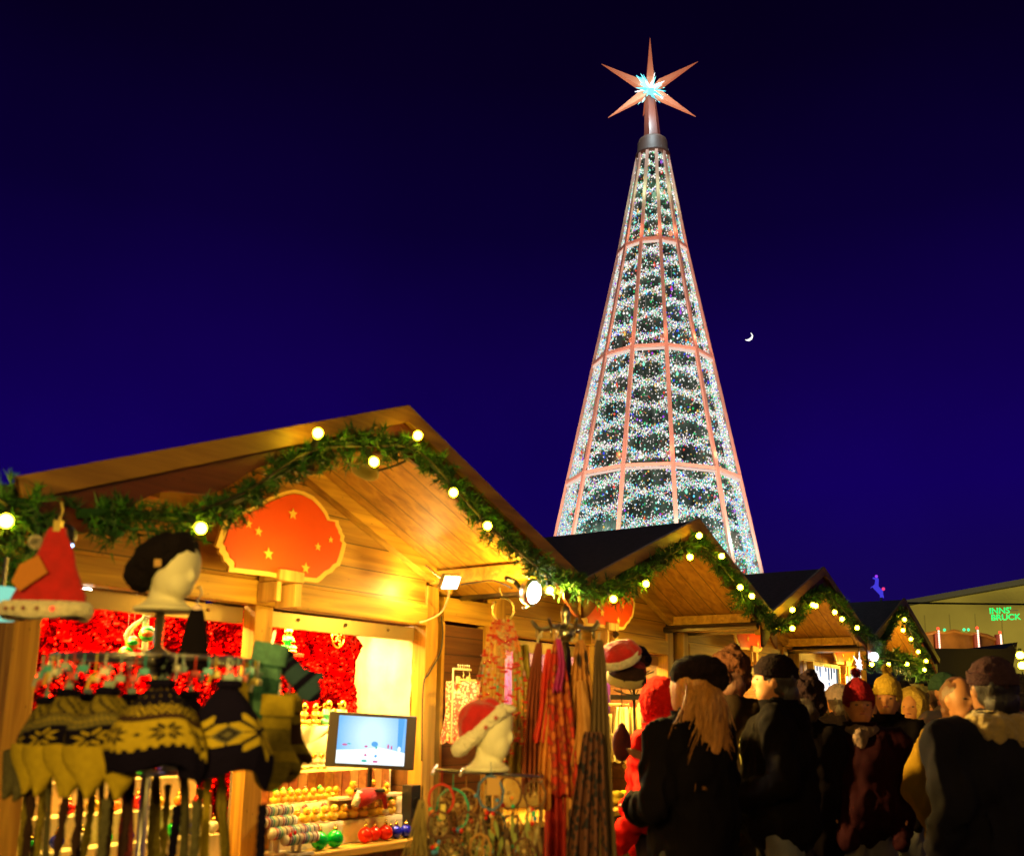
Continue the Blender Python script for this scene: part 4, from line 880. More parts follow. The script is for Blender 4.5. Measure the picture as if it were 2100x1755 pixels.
def voro(name,c1,c2,scale=30,c3=None,th=.35,rough=.8,stretch=None):
    if name in MATS: return MATS[name]
    m=bpy.data.materials.new(name); m.use_nodes=True; nt=m.node_tree; b=nt.nodes['Principled BSDF']; b.inputs['Roughness'].default_value=rough
    tc=nt.nodes.new('ShaderNodeTexCoord'); mp=nt.nodes.new('ShaderNodeMapping'); nt.links.new(tc.outputs['Object'],mp.inputs[0])
    if stretch: mp.inputs['Scale'].default_value=stretch
    n=nt.nodes.new('ShaderNodeTexNoise'); n.inputs['Scale'].default_value=scale*.4; n.inputs['Detail'].default_value=3; n.inputs['Distortion'].default_value=1.5; nt.links.new(mp.outputs[0],n.inputs['Vector'])
    v=nt.nodes.new('ShaderNodeTexVoronoi'); v.inputs['Scale'].default_value=scale; nt.links.new(mp.outputs[0],v.inputs['Vector'])
    ad=nt.nodes.new('ShaderNodeMath'); ad.operation='MULTIPLY'; nt.links.new(v.outputs['Distance'],ad.inputs[0]); nt.links.new(n.outputs[0],ad.inputs[1])
    cr=nt.nodes.new('ShaderNodeValToRGB'); cr.color_ramp.elements[0].position=th*.6; cr.color_ramp.elements[1].position=th*.75; cr.color_ramp.elements[0].color=(*c1,1); cr.color_ramp.elements[1].color=(*c2,1)
    if c3: e=cr.color_ramp.elements.new(th*.35); e.color=(*c3,1)
    nt.links.new(ad.outputs[0],cr.inputs[0]); nt.links.new(cr.outputs[0],b.inputs['Base Color']); MATS[name]=m; return m
F_skirt=voro('floral_orange',(.62,.32,.10),(.55,.09,.03),70,(.75,.5,.2))
a=RW(*row(950,1397,-.26)); b=RW(*row(942,1520,-.26)); cloth_strip('orange floral skirt clipped to the hanger behind the santa dummy','printed_skirt',a,b,.20,.22,F_skirt,folds=4,fd=.008,cat='skirt',flat=True,sway=.0)
# ------------------------------------------------------------------ scarf carousel
pc=P(1160,1290,3.9); t=thing('scarf_carousel','ornate metal carousel stand with curled arms holding the scarves','stand',(pc.x,pc.y,0),0); z=pc.z
Mm=mat('aged_silver',(.42,.38,.25),.28,1)
MB().tube([(0,0,.02),(0,0,z-.02)],.013,10).build('pole',Mm,t,smooth=True); MB().lathe([(.2,0),(.2,.015),(.03,.05)],24).build('foot',M_dmetal,t,smooth=True)
MB().lathe([(.018,z-.05),(.034,z-.035),(.036,z-.01),(.02,z+.01),(.014,z+.03),(.02,z+.05),(.017,z+.085),(.006,z+.095),(.004,z+.105)],18).build('finial',Mm,t,smooth=True)
arms=MB()
AR=[]
for k in range(8):
    q=2*PI*k/8+.25; c,s=math.cos(q),math.sin(q); pts=[(.02*c,.02*s,z-.01),(.05*c,.05*s,z+.012),(.08*c,.08*s,z+.002),(.115*c,.115*s,z+.0),(.135*c,.135*s,z+.018),(.142*c,.142*s,z+.03)]
    arms.tube(catmull([Vector(p) for p in pts],5),[.0065]*26,7)
    arms.tube([(.12*c,.12*s,z),(.12*c,.12*s,z-.04)],.003,5)
arms.build('arms',Mm,t,smooth=True)
for x,y in ((1103,1318),(1140,1312),(1148,1313),(1190,1313),(1228,1312),(1110,1308),(1172,1316)):
    q=P(x,y,3.88)-Vector((pc.x,pc.y,0)); MB().tube([q,q+Vector((0,0,.022)),q+Vector((.006,0,.03))],.004,5).build('clip',Mm,t)
F_rust=mat('scarf_rust',(.26,.045,.008),.75,vary=.4,vs=9,stretch=(8,8,1)); F_red=voro('scarf_red',(.16,.015,.008),(.50,.025,.008),26,(.55,.13,.02),.4); F_mag=mat('scarf_magenta',(.45,.01,.22),.6,vary=.4,vs=8)
F_or=voro('scarf_orange',(.06,.02,.008),(.48,.20,.04),30,(.02,.01,.008),.3,stretch=(1,1,.45)); F_or2=mat('scarf_tan',(.50,.22,.045),.7,vary=.25,vs=6); F_br=mat('scarf_taupe',(.13,.075,.03),.85,vary=.4,vs=10,stretch=(8,8,1)); F_dk=voro('scarf_black_lace',(.008,.004,.01),(.10,.03,.015),36,None,.3)
F_ye=mat('scarf_yellow',(.62,.50,.06),.8,vary=.3,vs=30,bump=.5,bs=60)
def scarf(l,x0,y0,x1,y1,wt,wb,m_,Y=3.88,folds=4,fd=.025,name='hanging_scarf'):
    a=P(x0,y0,Y); b=P(x1,y1,Y); cloth_strip(l,name,a,b,wt,wb,m_,folds=folds,fd=fd,group='scarves on the carousel')
scarf('yellow lacy scarf, leftmost, beside the bead strands',1068,1322,1062,1585,.05,.10,F_ye,4.02,3,.02)
scarf('rust brown scarf, second from the left on the carousel',1105,1316,1078,1625,.018,.085,F_rust,3.92)
scarf('bright red scarf tail with orange edge hanging short at the left',1125,1330,1100,1512,.012,.045,mat('scarf_scarlet',(.62,.02,.006),.7,vary=.3,vs=14),3.84,2,.012)
scarf('orange-edged strip folded beside the red patterned scarf',1137,1320,1120,1650,.012,.05,mat('scarf_amber',(.62,.22,.03),.7,vary=.4,vs=10),3.83,2,.015)
scarf('large red floral scarf in the middle of the carousel',1143,1310,1150,1625,.016,.135,F_red,3.80,3,.022)
scarf('long plain red scarf reaching the picture bottom',1140,1600,1130,1850,.07,.10,mat('scarf_deepred',(.42,.01,.006),.75,vary=.3,vs=8),3.86,3,.02)
scarf('magenta scarf in front of the purple cloth',1146,1310,1150,1410,.016,.03,F_mag,3.77,2,.008)
scarf('dark wine scarf between the red and the tan one',1160,1320,1165,1800,.02,.10,F_dk,3.92,3,.02)
scarf('tan scarf with black lace border',1190,1312,1200,1840,.02,.19,F_or,3.84,4,.03)
scarf('plain amber centre fold of the lace-bordered scarf',1192,1395,1196,1560,.03,.06,F_or2,3.78,1,.012)
scarf('taupe scarf at the right end of the carousel',1228,1312,1240,1850,.018,.12,F_br,3.80,4,.02)
scarf('black lace scarf low down right of the tan one',1215,1500,1205,1850,.06,.16,F_dk,3.76,4,.02)
# ------------------------------------------------------------------ stall two contents
def rs(x,y,v): return RW(*row(x,y,v))
m=MB(); q0=row(1015,1340,.62); q1=row(1400,1345,.62)
def pur(a,b): return (2.5*a,.02*math.sin(a*60+2*b)+.02*N(a*20,b*3,1),.95*b)
o=m.grid(80,10,pur).build('purple_backcloth',mat('purple_cloth',(.10,.015,.33),.6,vary=.4,vs=6,bump=.3,bs=8),None,RW(.97,.62,1.2),ROT,smooth=True); tag(o,'violet cloth lining the back of the second stall','cloth')
tag(MB().grid(50,12,lambda a,b:(2.45*a,-.01*math.sin(a*50),-.75*b)).build('white_backcloth',mat('ivory_cloth',(.72,.66,.35),.85,vary=.25,vs=5,bump=.3,bs=10),None,RW(.99,.56,1.55),ROT,smooth=True),'ivory cloth below the violet one in the second stall','cloth')
for i,(z_,u0,u1) in enumerate(((1.63,1.9,3.3),(1.36,1.6,3.3))):
    tag(MB().box((0,0,-.012),(u1-u0,.22,.012)).build('display_shelf',mat('ivory_shelf',(.7,.62,.35),.5),None,RW(u0,.30,z_),ROT,bevel=.003),('upper','lower')[i]+' pale shelf for dummy heads in the second stall','shelf')
HATM=[mat('hat_red',(.6,.012,.006),.9,bump=.5,bs=120),mat('hat_grey',(.25,.22,.12),.95,bump=.5,bs=120),mat('hat_cream',(.6,.5,.2),.95,bump=.5,bs=120)]
def beanie(label,loc,rz,m_,s=1,group=None,brim=None):
    me=blob([('e',(0,.004,.235),(.082,.09,.075)),('c',(0,.0,.215),(0,0,.20),.078,.074)],.009); o=link('beanie',me,m_,None,loc,rz,.004,40); o.scale=(s,)*3; tag(o,label,'hat',group)
    if brim: MB().grid(30,4,lambda a,b:(.084*math.cos(2*PI*a),.09*math.sin(2*PI*a),.17+.04*b),closed=True).build('brim',brim,o,smooth=True)
    return o
for x,y,zz,lab,mi in ((1352,1368,1.642,'foam head with a red cap on the upper shelf of the second stall',0),(1378,1368,1.642,'foam head with a grey-green cap on the upper shelf of the second stall',1),(1290,1440,1.372,'foam head with a red cap on the lower shelf behind the taupe scarf',0),(1312,1440,1.372,'bare foam head on the lower shelf beside the red-capped one',None),(1336,1440,1.372,'foam head in a cream cap on the lower shelf next to the red jacket',2)):
    q=rs(x,y,.40); q.z=zz; dummy(lab,q,R_(200+x%40),.95)
    if mi is not None: beanie({0:'red cap on a foam head, ',1:'grey-green cap on a foam head, ',2:'cream cap on a foam head, '}[mi]+('upper' if zz>1.5 else 'lower')+' shelf of the second stall',q,0,HATM[mi],.95,None,M_fur if mi==0 else None)
# folded knits on the counter of stall 2
for k,(x,y,c) in enumerate(((1268,1640,K['olive']),(1290,1655,K['cream']),(1315,1640,K['grey']),(1330,1500,HATM[2]),(1305,1520,HATM[2]))):
    me=blob([('e',(0,0,.04),(.13,.10,.04)),('e',(.05,.02,.08),(.09,.08,.03)),('e',(-.04,0,.09),(.08,.07,.03))],.012); q=rs(x,y,.05 if y>1600 else .3); q.z=.802 if y>1600 else 1.0
    o=link('folded_knits',me,c,None,q,ROT+.3*k,.012,14); tag(o,['olive folded knit pile at the left of the second counter','cream folded knit pile on the second counter, lowest in view','grey folded knit pile on the second counter by the red jacket','pale heap of fabric under the foam heads, beside the red jacket','pale heap of fabric under the foam heads, beside the taupe scarf'][k],'folded clothes')
# fabrics hanging bright in stall two
for k,(x,c,l) in enumerate(((1300,HATM[2],'cream shawl hanging below the lower shelf, left one'),(1335,mat('shawl_yellow',(.62,.5,.06),.85,vary=.3,vs=8),'yellow shawl hanging beside the red jacket'),(1275,mat('shawl_ivory',(.7,.62,.35),.85),'ivory shawl behind the taupe scarf'))):
    a=rs(x,1450,.27); b=rs(x-2,1560,.27); cloth_strip(l,'shawl',a,b,.10,.2,c,folds=3,fd=.02,cat='shawl')
# cap stand in front of stall two: red/white, black, wine caps on wire arms
pc2=rs(1300,1420,-.55); t=thing('cap_stand','dark wire stand with wide arms carrying caps beside the taupe scarf','stand',(pc2.x,pc2.y,0),0)
MB().tube([(0,0,.02),(0,0,1.92)],.012,8).lathe([(.2,0),(.2,.015),(.03,.05)],20).build('pole',M_dmetal,t,smooth=True)
m=MB()
for zz in (1.72,1.86):
    for k in range(6): q=PI*k/3+.2; m.tube([(0,0,zz-.03),(.09*math.cos(q),.09*math.sin(q),zz-.02),(.16*math.cos(q),.16*math.sin(q),zz+.01)],.005,5)
m.box((-.18,-.06,1.655),(.17,.06,1.69)); m.build('arms',M_black,t)
def floppy(label,loc,m1,m2,r=(.10,.09,.055),tilt=(.3,.2,0)):
    me=blob([('e',(0,0,0),r),('e',(.02,0,-.02),(r[0]*.9,r[1]*.9,r[2]*.7))],.010); o=link('knit_hat',me,m1,None,loc,0,.006,25); o.rotation_euler=tilt; tag(o,label,'hat')
    b=MB().grid(30,4,lambda a,b:(r[0]*1.0*math.cos(2*PI*a),r[1]*1.0*math.sin(2*PI*a),-.045+.045*b),closed=True).build('brim',m2,o,smooth=True); s=b.modifiers.new('t','SOLIDIFY'); s.thickness=.01
floppy('red hat with wide cream brim lying on top of the cap stand',P(1268,1338,5.0),M_red,M_fur,(.11,.10,.05),(.5,-.35,0))
floppy('black pom hat on the cap stand under the violet cloth',P(1312,1345,5.2),K['dark'],K['brown'],(.055,.05,.06),(0,0,0))
floppy('wine red cap in the middle of the cap stand',P(1290,1362,5.1),mat('hat_wine',(.2,.01,.01),.9),K['brown'],(.09,.08,.04),(.2,.2,0))
floppy('dark cap with a cream inside, lowest on the cap stand',P(1285,1382,5.05),K['brown'],HATM[2],(.10,.08,.05),(.5,.1,0))
t=thing('hanging_bag','dark wine cloth bag hanging below the cap stand','bag',P(1275,1500,5.0),0)
link('pouch',blob([('e',(0,0,-.06),(.05,.03,.09)),('c',(0,0,.03),(0,0,.0),.02,.03)],.01),mat('bag_wine',(.13,.008,.01),.8,vary=.4,vs=20),t)
MB().tube([(0,0,.04),(0,0,.22)],.003,4).build('cord',M_black,t)
# small ornaments dangling from second sign bracket
t=thing('pine_cone_ornament','dark pine cone ornament hanging under the second red plaque','ornament',rs(1262,1300,-.35),0)
m=MB()
for k in range(40): f=k/40; a_=k*2.4; m.ball((.022*math.sin(PI*min(.98,f+.08))*math.cos(a_),.022*math.sin(PI*min(.98,f+.08))*math.sin(a_),-.05*f+.02),(.009,.009,.006),6)
m.tube([(0,0,.02),(0,0,.12)],.0015,4); m.build('cone',mat('cone_brown',(.07,.03,.012),.7),t)
# ------------------------------------------------------------------ stalls three and four contents
WH=emit('white_shop_light',(1,.93,.9),1.6)
for x0,x1,y0,y1,l in ((1668,1720,1366,1420,'bright white lit shop window with icicle rods, left one'),(1732,1764,1372,1420,'bright white lit shop window, right one')):
    p0=rs(x0,y1,-.12); p1=rs(x1,y0,-.12); t=thing('lit_display_case',l,'display case',RW(*row((x0+x1)/2,y1,-.12)),ROT,'lit white display cases'); W_=(row(x1,y1,-.12)-row(x0,y1,-.12)).x; H_=row(x0,y0,-.12).z-row(x0,y1,-.12).z
    MB().box((-W_/2,.02,-.3),(W_/2,.04,H_)).build('back_panel',WH,t)
    m=MB()
    for k in range(9): x=-W_/2+W_*(k+.5)/9; m.tube([(x,-.01,H_*.98),(x,-.01,H_*(.55+.3*math.sin(k*2.1)))],.01,5)
    m.build('rods',mat('blue_rods',(.08,.2,.4),.3),t); m=MB()
    m.box((-W_/2-.03,-.03,H_),(W_/2+.03,.05,H_+.04)); m.box((-W_/2-.03,-.03,-.3),(-W_/2,.05,H_)); m.box((W_/2,-.03,-.3),(W_/2+.03,.05,H_)); m.build('frame',W_beam,t)
def spiky(label,p,r,n=12):
    t=thing('hanging_star',label,'star lamp',p,ROT,'white spiky star lamps'); m=MB(); rr=random.Random(n)
    for k in range(n):
        q=2*PI*k/n; d=Vector((math.cos(q),rr.uniform(-.25,.25),math.sin(q))); L=r*(1 if k%2==0 else .62); s=Vector((-math.sin(q),0,math.cos(q)))*r*.10
        m.add([s,-s,Vector((0,-r*.1,0)),d*L,Vector((0,r*.1,0))],[(0,2,3),(2,1,3),(1,4,3),(4,0,3)])
    m.build('points',emit('star_white',(1,.93,1),3.5),t); MB().tube([(0,0,0),(0,0,r*2.2)],.003,4).build('cord',M_cable,t)
spiky('white spiky star lamp hanging at the corner of the third gable',rs(1762,1362,-.9),.16,10)
spiky('large white spiky star glowing in the shop window above the white beanie',rs(1688,1396,-.16),.20,14)
spiky('small white star lamp low in the left shop window',rs(1706,1410,-.17),.13,12)
q=rs(1792,1346,-.95); t=thing('corner_lamp','small white lamp at the lower right corner of the third gable','lamp',q,0); MB().ball((0,0,0),.05,12).build('bulb',emit('cool_bulb',(.95,.9,1),18),t,smooth=True); MB().tube([(0,0,.04),(0,0,.12)],.02,6).build('socket',M_sock,t)
# kiosk with black flat canopy, beyond the row
def box_thing(name,label,cat,p,rz,parts):
    t=thing(name,label,cat,p,rz)
    for nm,a,b,m_ in parts: MB().box(a,b).build(nm,m_,t,bevel=.01)
    return t
YK=17
a=P(1880,1400,YK); b=P(2092,1330,YK)
t=thing('black_canopy_kiosk','kiosk with a long black canopy behind the crowd on the right','kiosk',(a.x,YK,0),R_(2))
w=b.x-a.x; m=MB(); m.prism([(-.3,b.z-.62),(-.15,b.z-.02),(w-.25,b.z-.0),(w,b.z+.12),(w-.2,b.z-.62)],0,3.0); m.build('canopy',mat('black_canvas',(.012,.006,.016),.8,bump=.3,bs=4),t)
MB().box((0,.3,0),(w-.2,2.8,b.z-.64)).build('body',W_brown,t)
for x in (.05,w-.3): MB().box((x,.02,0),(x+.08,.1,b.z-.62)).build('post',W_post,t)
q=P(2093,1352,YK-1); lights('pair of bulbs at the right picture edge on the kiosk corner',[(2092,1343),(2096,1364)],[(2085,1325),(2092,1350),(2097,1375)],v=None) if 0 else None
t=thing('string_lights','pair of warm bulbs at the right picture edge','string lights',q,0)
for x,y in ((2092,1343),(2096,1364)):
    z_=P(x,y,YK-1)-q; bb=MB().ball((0,0,0),.06,12).build('bulb',M_bulb,t,z_,smooth=True); MB().tube([(0,.0,.04),(0,0,.11)],.025,6).build('socket',M_sock,bb)
MB().tube([(-.1,0,.25),(-.02,0,.1),(.02,0,-.3)],.01,5).build('cable',M_cable,t)
# fairground facade with light columns
YF=24
t=thing('carousel','old-fashioned fairground carousel facade with glowing light columns','carousel',(P(1870,1400,YF).x,YF,0),0)
x0=P(1870,1300,YF).x; xs=lambda x:P(x,1310,YF).x-x0; zt=lambda y:P(1950,y,YF).z
M_fac=mat('fair_panel',(.42,.22,.03),.5,vary=.5,vs=2.5,bump=.3,bs=6)
top=[(1885,1303),(1910,1300),(1925,1297),(1945,1297),(1962,1293),(1980,1297),(2000,1299),(2012,1299),(2030,1302),(2044,1308),(2060,1314)]
top=[(1866,1298)]+top
poly=[(xs(x),zt(y)) for x,y in top]; poly=poly+[(poly[-1][0],2.4),(poly[0][0],2.4)]
MB().prism(poly,0,.15).build('cornice',M_fac,t); 
m=MB(); m.tube([(x,-.03,z) for x,z in poly[:len(top)]],.045,6); m.build('cornice_moulding',mat('moulding',(.55,.3,.06),.4),t)
for x in (1880,1927,2007,2052):
    MB().box((xs(x)-.07,-.08,2.2),(xs(x)+.07,.0,zt(1298)-.02)).build('pilaster',mat('pilaster',(.3,.06,.02),.5),t)
for x,yt in ((1927,1295),(2007,1294),(2053,1303)):
    m=MB(); zb,ztp=P(x,1331,YF).z,P(x,yt,YF).z; n=9
    for k in range(n): m.ball((xs(x),-.15,zb+(ztp-zb)*k/(n-1)),.026,8,0)
    o=m.build('light_column',[emit('fair_bulb',(1,.62,.42),2.6)],t,smooth=True); MB().ball((xs(x),-.12,ztp+.07),.036,8).build('red_cap',emit('fair_red',(1,.05,.02),3),o)
for x,y in ((1941,1297),(1981,1296),(1990,1296)): MB().ball((xs(x),-.1,zt(y)+.06),.035,8).build('green_bulb',emit('fair_green',(.05,1,.3),2),t)
MB().box((-.2,.2,0),(xs(2060),4,2.38)).build('body',W_brown,t)
MB().lathe([(1.3,0),(0.02,.55)],12,M=Matrix.Translation((.15,1.5,zt(1303)-.05))).build('roof',mat('dark_tarp',(.012,.008,.02),.7),t)
# big pale building with the green sign
YB=60
def bp(x,y,Y=YB): return P(x,y,Y)
A0=bp(1858,1243); A1=bp(2300,1165,YB-6)
t=thing('exhibition_hall','large plain ochre hall with a sloping roof line behind the market','building',(A0.x,A0.y,0),math.atan2((A1-A0).y,(A1-A0).x)); Lh=(Vector((A1.x,A1.y,0))-Vector((A0.x,A0.y,0))).length
W_h=mat('ochre_render',(.30,.24,.07),.8,vary=.18,vs=.4,bump=.2,bs=2)
m=MB(); m.prism([(-3,0),(Lh,0),(Lh,A1.z),(0,A0.z),(-3,A0.z-.4)],0,14); m.build('wall',W_h,t)
m=MB(); m.add([(-3.2,-.5,A0.z-.42),(0,-.5,A0.z+.03),(Lh,-.5,A1.z+.03),(Lh,14,A1.z+.03),(0,14,A0.z+.03),(-3.2,14,A0.z-.42),(-3.2,-.5,A0.z-.1),(0,-.5,A0.z+.33),(Lh,-.5,A1.z+.35),(Lh,14,A1.z+.35),(0,14,A0.z+.33),(-3.2,14,A0.z-.1)],[(0,1,7,6),(1,2,8,7),(6,7,10,11),(7,8,9,10),(0,5,4,1),(1,4,3,2)]); m.build('roof',mat('hall_roof',(.05,.045,.06),.7),t)
m=MB()
for k in range(18): m.box((1+k*1.4,-.03,0),(1.06+k*1.4,-.004,A0.z-.6+k*.0))
m.build('panel_joints',mat('joint',(.2,.16,.05),.8),t)
def text(s,size,m_,parent,loc,rot,name,shear=0,ext=.05):
    c=bpy.data.curves.new(name,'FONT'); c.body=s; c.size=size; c.extrude=ext; c.shear=shear; c.align_x='LEFT'; c.offset=.01*size; o=bpy.data.objects.new(name,c); TMP.collection.objects.link(o); TMP.view_layers[0].update(); dg=TMP.view_layers[0].depsgraph
    me=bpy.data.meshes.new_from_object(o.evaluated_get(dg)); bpy.data.objects.remove(o); me.materials.clear(); me.materials.append(m_)
    q=bpy.data.objects.new(name,me); COL.objects.link(q); q.location=loc; q.rotation_euler=rot; q.parent=parent; return q
ang=t.rotation_euler.z
S0=bp(2029,1258,YB-5.5); t2=thing('neon_sign',"green glowing INNS' BRUCK lettering on the ochre hall",'sign',S0,ang)
gm_=emit('neon_green',(.01,1,.16),1.6)
sz=(bp(2086,1271)-bp(2029,1271)).x/3.75
text("INNS'",sz,gm_,t2,(0,0,0),(PI/2,-R_(0),0),'letters'); text('BRUCK',sz,gm_,t2,(.06,0,-sz*.82),(PI/2,R_(0),0),'letters')
b_=MB(); b_.box((-.1,.06,-sz*.9),(3.6*sz*1.0,.09,sz*.8)); 
b_=MB()
for z_ in (.25,-.45): b_.box((.0,.055,z_*sz),(3.2*sz,.10,z_*sz+.05))
b_.build('mounting_rail',M_dmetal,t2)
# overhead wire
a=P(1850,1236,30); b=P(2200,1240,30); o=MB().tube([(0,0,0),((b-a)/2)[:],(b-a)[:]],.03,5).build('overhead_wire',M_cable,None,a); tag(o,'dark overhead wire crossing in front of the ochre hall','wire')
# glowing blue horse figure far off
p=P(1800,1212,28); t=thing('light_figure','small blue and violet light figure of a rearing horse above the far roofs','light sculpture',p,0)
s_=28/2000
def hp(x,y): return ((x-1800)*s_,0,(1212-y)*s_)
me=blob([('c',hp(1796,1203),hp(1806,1214),.075,.075),('c',hp(1798,1203),hp(1800,1187),.06,.05),('c',hp(1800,1186),hp(1792,1185),.035,.025),('c',hp(1806,1213),hp(1805,1226),.03,.022),('c',hp(1808,1213),hp(1811,1225),.03,.022),('c',hp(1797,1202),hp(1788,1203),.025,.018),('c',hp(1788,1203),hp(1786,1206),.018,.014)],.02)
link('horse',me,emit('fig_blue',(.08,.06,1.0),.7),t); MB().ball(hp(1812,1207),.05,8).build('flower',emit('fig_red',(1,.05,.25),1),t); MB().ball(hp(1799,1181),.045,8).build('crest',emit('fig_violet',(.4,.05,1),1),t)
MB().tube([hp(1806,1225),(hp(1806,1225)[0],0,-p.z)],.03,6).build('mast',M_dmetal,t)
# moon
p=P(1534,690,900); mr=10*900/2000*1.0
m=MB(); nlat=48;nlon=8
vs=[];R0=mr
def mo(a,b):
    th=PI*b; ph=-PI/2+ (R_(46))*a   # lune of longitude
    x=math.sin(th)*math.sin(ph); y=-math.sin(th)*math.cos(ph); z=math.cos(th); return (-x*R0,y*R0,z*R0)
m.grid(nlon,nlat,mo)
o=m.build('moon',emit('moonlight',(1,1,.9),2.2,False),None,p,0,smooth=True); o.rotation_euler=(0,R_(38),0); s=o.modifiers.new('t','SOLIDIFY'); s.thickness=.3; tag(o,'thin bright crescent moon in the empty sky right of the tree','moon')
# ------------------------------------------------------------------ crystal tree
YT=17; ax=Vector((2.52,YT,0)); NS=12; OFF=R_(3.5)
prof=[(0,2.62),(1.13,2.42),(3.35,2.0),(5.57,1.56),(7.80,1.11),(10.02,.655),(12.03,.30)]
t=thing('crystal_tree','tall slender cone tree of glass panes and copper ribs filled with crystals','christmas tree',ax,0)
# slight measured shift of the axis with height
def axx(z): return (z-5.57)*.0115
M_rib=mat('copper_rib',(.80,.47,.36),.45,.25)
def pt(k,z,dr=0):
    i=0
    while i<len(prof)-2 and z>prof[i+1][0]: i+=1
    (z0,r0),(z1,r1)=prof[i],prof[i+1]; r=r0+(r1-r0)*(z-z0)/(z1-z0)+dr; a=-PI/2+OFF+2*PI*k/NS
    return Vector((axx(z)+r*math.cos(a),r*math.sin(a),z))
for k in range(NS):
    m=MB(); 
    for i in range(len(prof)-1):
        z0,z1=prof[i][0],prof[i+1][0]; m.beam(pt(k,z0),pt(k,z1),.064 if i<4 else .055,.05,0,up=(math.cos(-PI/2+OFF+2*PI*k/NS),math.sin(-PI/2+OFF+2*PI*k/NS),0))
    m.build('rib',M_rib,t)
for z in (1.13,3.35,5.57,7.80,10.02):
    m=MB()
    for k in range(NS): m.beam(pt(k,z,.0),pt(k+1,z,.0),.05,.055); 
    o=m.build('ring_frame',M_rib,t); m=MB()
    for k in range(NS): m.beam(pt(k,z-.06,-.01),pt(k+1,z-.06,-.01),.03,.035)
    m.build('light_strip',emit('ring_strip',(1,.72,.6),.9,False),o)
def glassmat():
    m=bpy.data.materials.new('pane_glass'); m.use_nodes=True; nt=m.node_tree; nt.nodes.clear(); o=nt.nodes.new('ShaderNodeOutputMaterial'); mx=nt.nodes.new('ShaderNodeMixShader'); tr=nt.nodes.new('ShaderNodeBsdfTransparent'); gl=nt.nodes.new('ShaderNodeBsdfGlossy'); fr=nt.nodes.new('ShaderNodeFresnel')
    gl.inputs['Roughness'].default_value=.05; nt.links.new(fr.outputs[0],mx.inputs[0]); nt.links.new(tr.outputs[0],mx.inputs[1]); nt.links.new(gl.outputs[0],mx.inputs[2]); nt.links.new(mx.outputs[0],o.inputs[0]); return m
MG=glassmat()
for i in range(len(prof)-1):
    z0,z1=prof[i][0],prof[i+1][0]
    for k in range(NS):
        MB().add([pt(k,z0,-.01),pt(k+1,z0,-.01),pt(k+1,z1,-.01),pt(k,z1,-.01)],[(0,1,2,3)]).build('glass_pane',MG,t)
# inner core
m=MB(); m.lathe([(r_*.86,z_) for z_,r_ in prof],36,M=Matrix(((1,0,.0115,-.064),(0,1,0,0),(0,0,1,0),(0,0,0,1))))
m.build('inner_core',mat('core_green',(.17,.23,.17),.8,.0,vary=.85,vs=3.2,stretch=(2.5,2.5,.5),emis=None),t,smooth=True)
# crystals
CC=[emit('crys_white',(1,.98,.93),1.45,False),emit('crys_pale',(.92,.74,.68),.95,False),emit('crys_mint',(.30,1,.70),1.15,False),emit('crys_cyan',(.15,.75,1),1.25,False),emit('crys_green',(.03,.75,.18),.9,False),emit('crys_blue',(.05,.08,1),1,False),emit('crys_gold',(1,.62,.12),1,False),emit('crys_red',(1,.1,.06),1,False),emit('crys_violet',(.5,.08,1),1,False)]
rr=random.Random(11)
def cone_r(z):
    i=0
    while i<len(prof)-2 and z>prof[i+1][0]: i+=1
    (z0,r0),(z1,r1)=prof[i],prof[i+1]; return r0+(r1-r0)*(z-z0)/(z1-z0)
m=MB(); 
def octa(c,s,mi):
    x,y,z=c; b=len(m.v)
    m.v+= [(x+s,y,z),(x-s*.6,y+s*.8,z),(x-s*.6,y-s*.8,z),(x,y,z+s*1.2),(x,y,z-s*1.2)]
    for f in ((0,1,3),(1,2,3),(2,0,3),(1,0,4),(2,1,4),(0,2,4)): m.f.append(tuple(q+b for q in f)); m.m.append(mi)
secs=[(2.4,3.35,2),(3.35,5.57,4.5),(5.57,7.80,5),(7.80,10.02,5),(10.02,12.03,6.5)]
cnt=0
for z0,z1,lev in secs:
    dz=(z1-z0)/lev; per=NS/2
    R=(cone_r(z0)+cone_r(z1))/2; n=int(R*(z1-z0)*26000)
    for _ in range(n):
        z=rr.uniform(z0,z1); th=rr.uniform(0,2*PI); 
        ph=(z-z0)/dz+.22*noise.noise((math.cos(th)*2.2,math.sin(th)*2.2,z*1.4))
        # two families of waves in antiphase make the diamond net
        w=.5*(.5+.5*math.cos(per*(th-OFF+PI/2+PI/NS)))
        d1=abs(((ph-w)+.5)%1-.5); d2=abs(((ph+w)+.5)%1-.5); d=min(d1,d2)
        sg_=.115 if z<10 else .105
        if rr.random()>math.exp(-(d/sg_)**2)*.9+.065: continue
        r=cone_r(z)*rr.uniform(.915,.955); 
        cosn=.5
        cz=rr.random()
        lowt=max(0,min(1,(5.8-z)/3)); upt=max(0,min(1,(z-9.8)/2))
        if cz<.50-.34*lowt: mi=0 if rr.random()<.55 else 1
        elif cz<.60-.34*lowt: mi=1
        else:
            q=rr.random(); mi=rr.choices(range(2,9),weights=[2+6*lowt+4*upt,1.2+6*lowt+1*upt,2+1*lowt+1*upt,1.1+1.6*lowt,1.6,1.0 if z<10 else .4,.7])[0]
        octa((axx(z)+r*math.cos(th),r*math.sin(th),z),rr.uniform(.008,.014),mi); cnt+=1
for _ in range(2600):
    z=rr.uniform(2.4,12); th=rr.uniform(0,2*PI)
    if rr.random()>cone_r(z)/2.1: continue
    r=cone_r(z)*rr.uniform(.9,.955); octa((axx(z)+r*math.cos(th),r*math.sin(th),z),rr.uniform(.018,.026),rr.choices(range(9),weights=[3,0,2+(z<5)*3+(z>10)*3,2+(z<5)*3,2,1.6,1.5,1.2,1])[0])
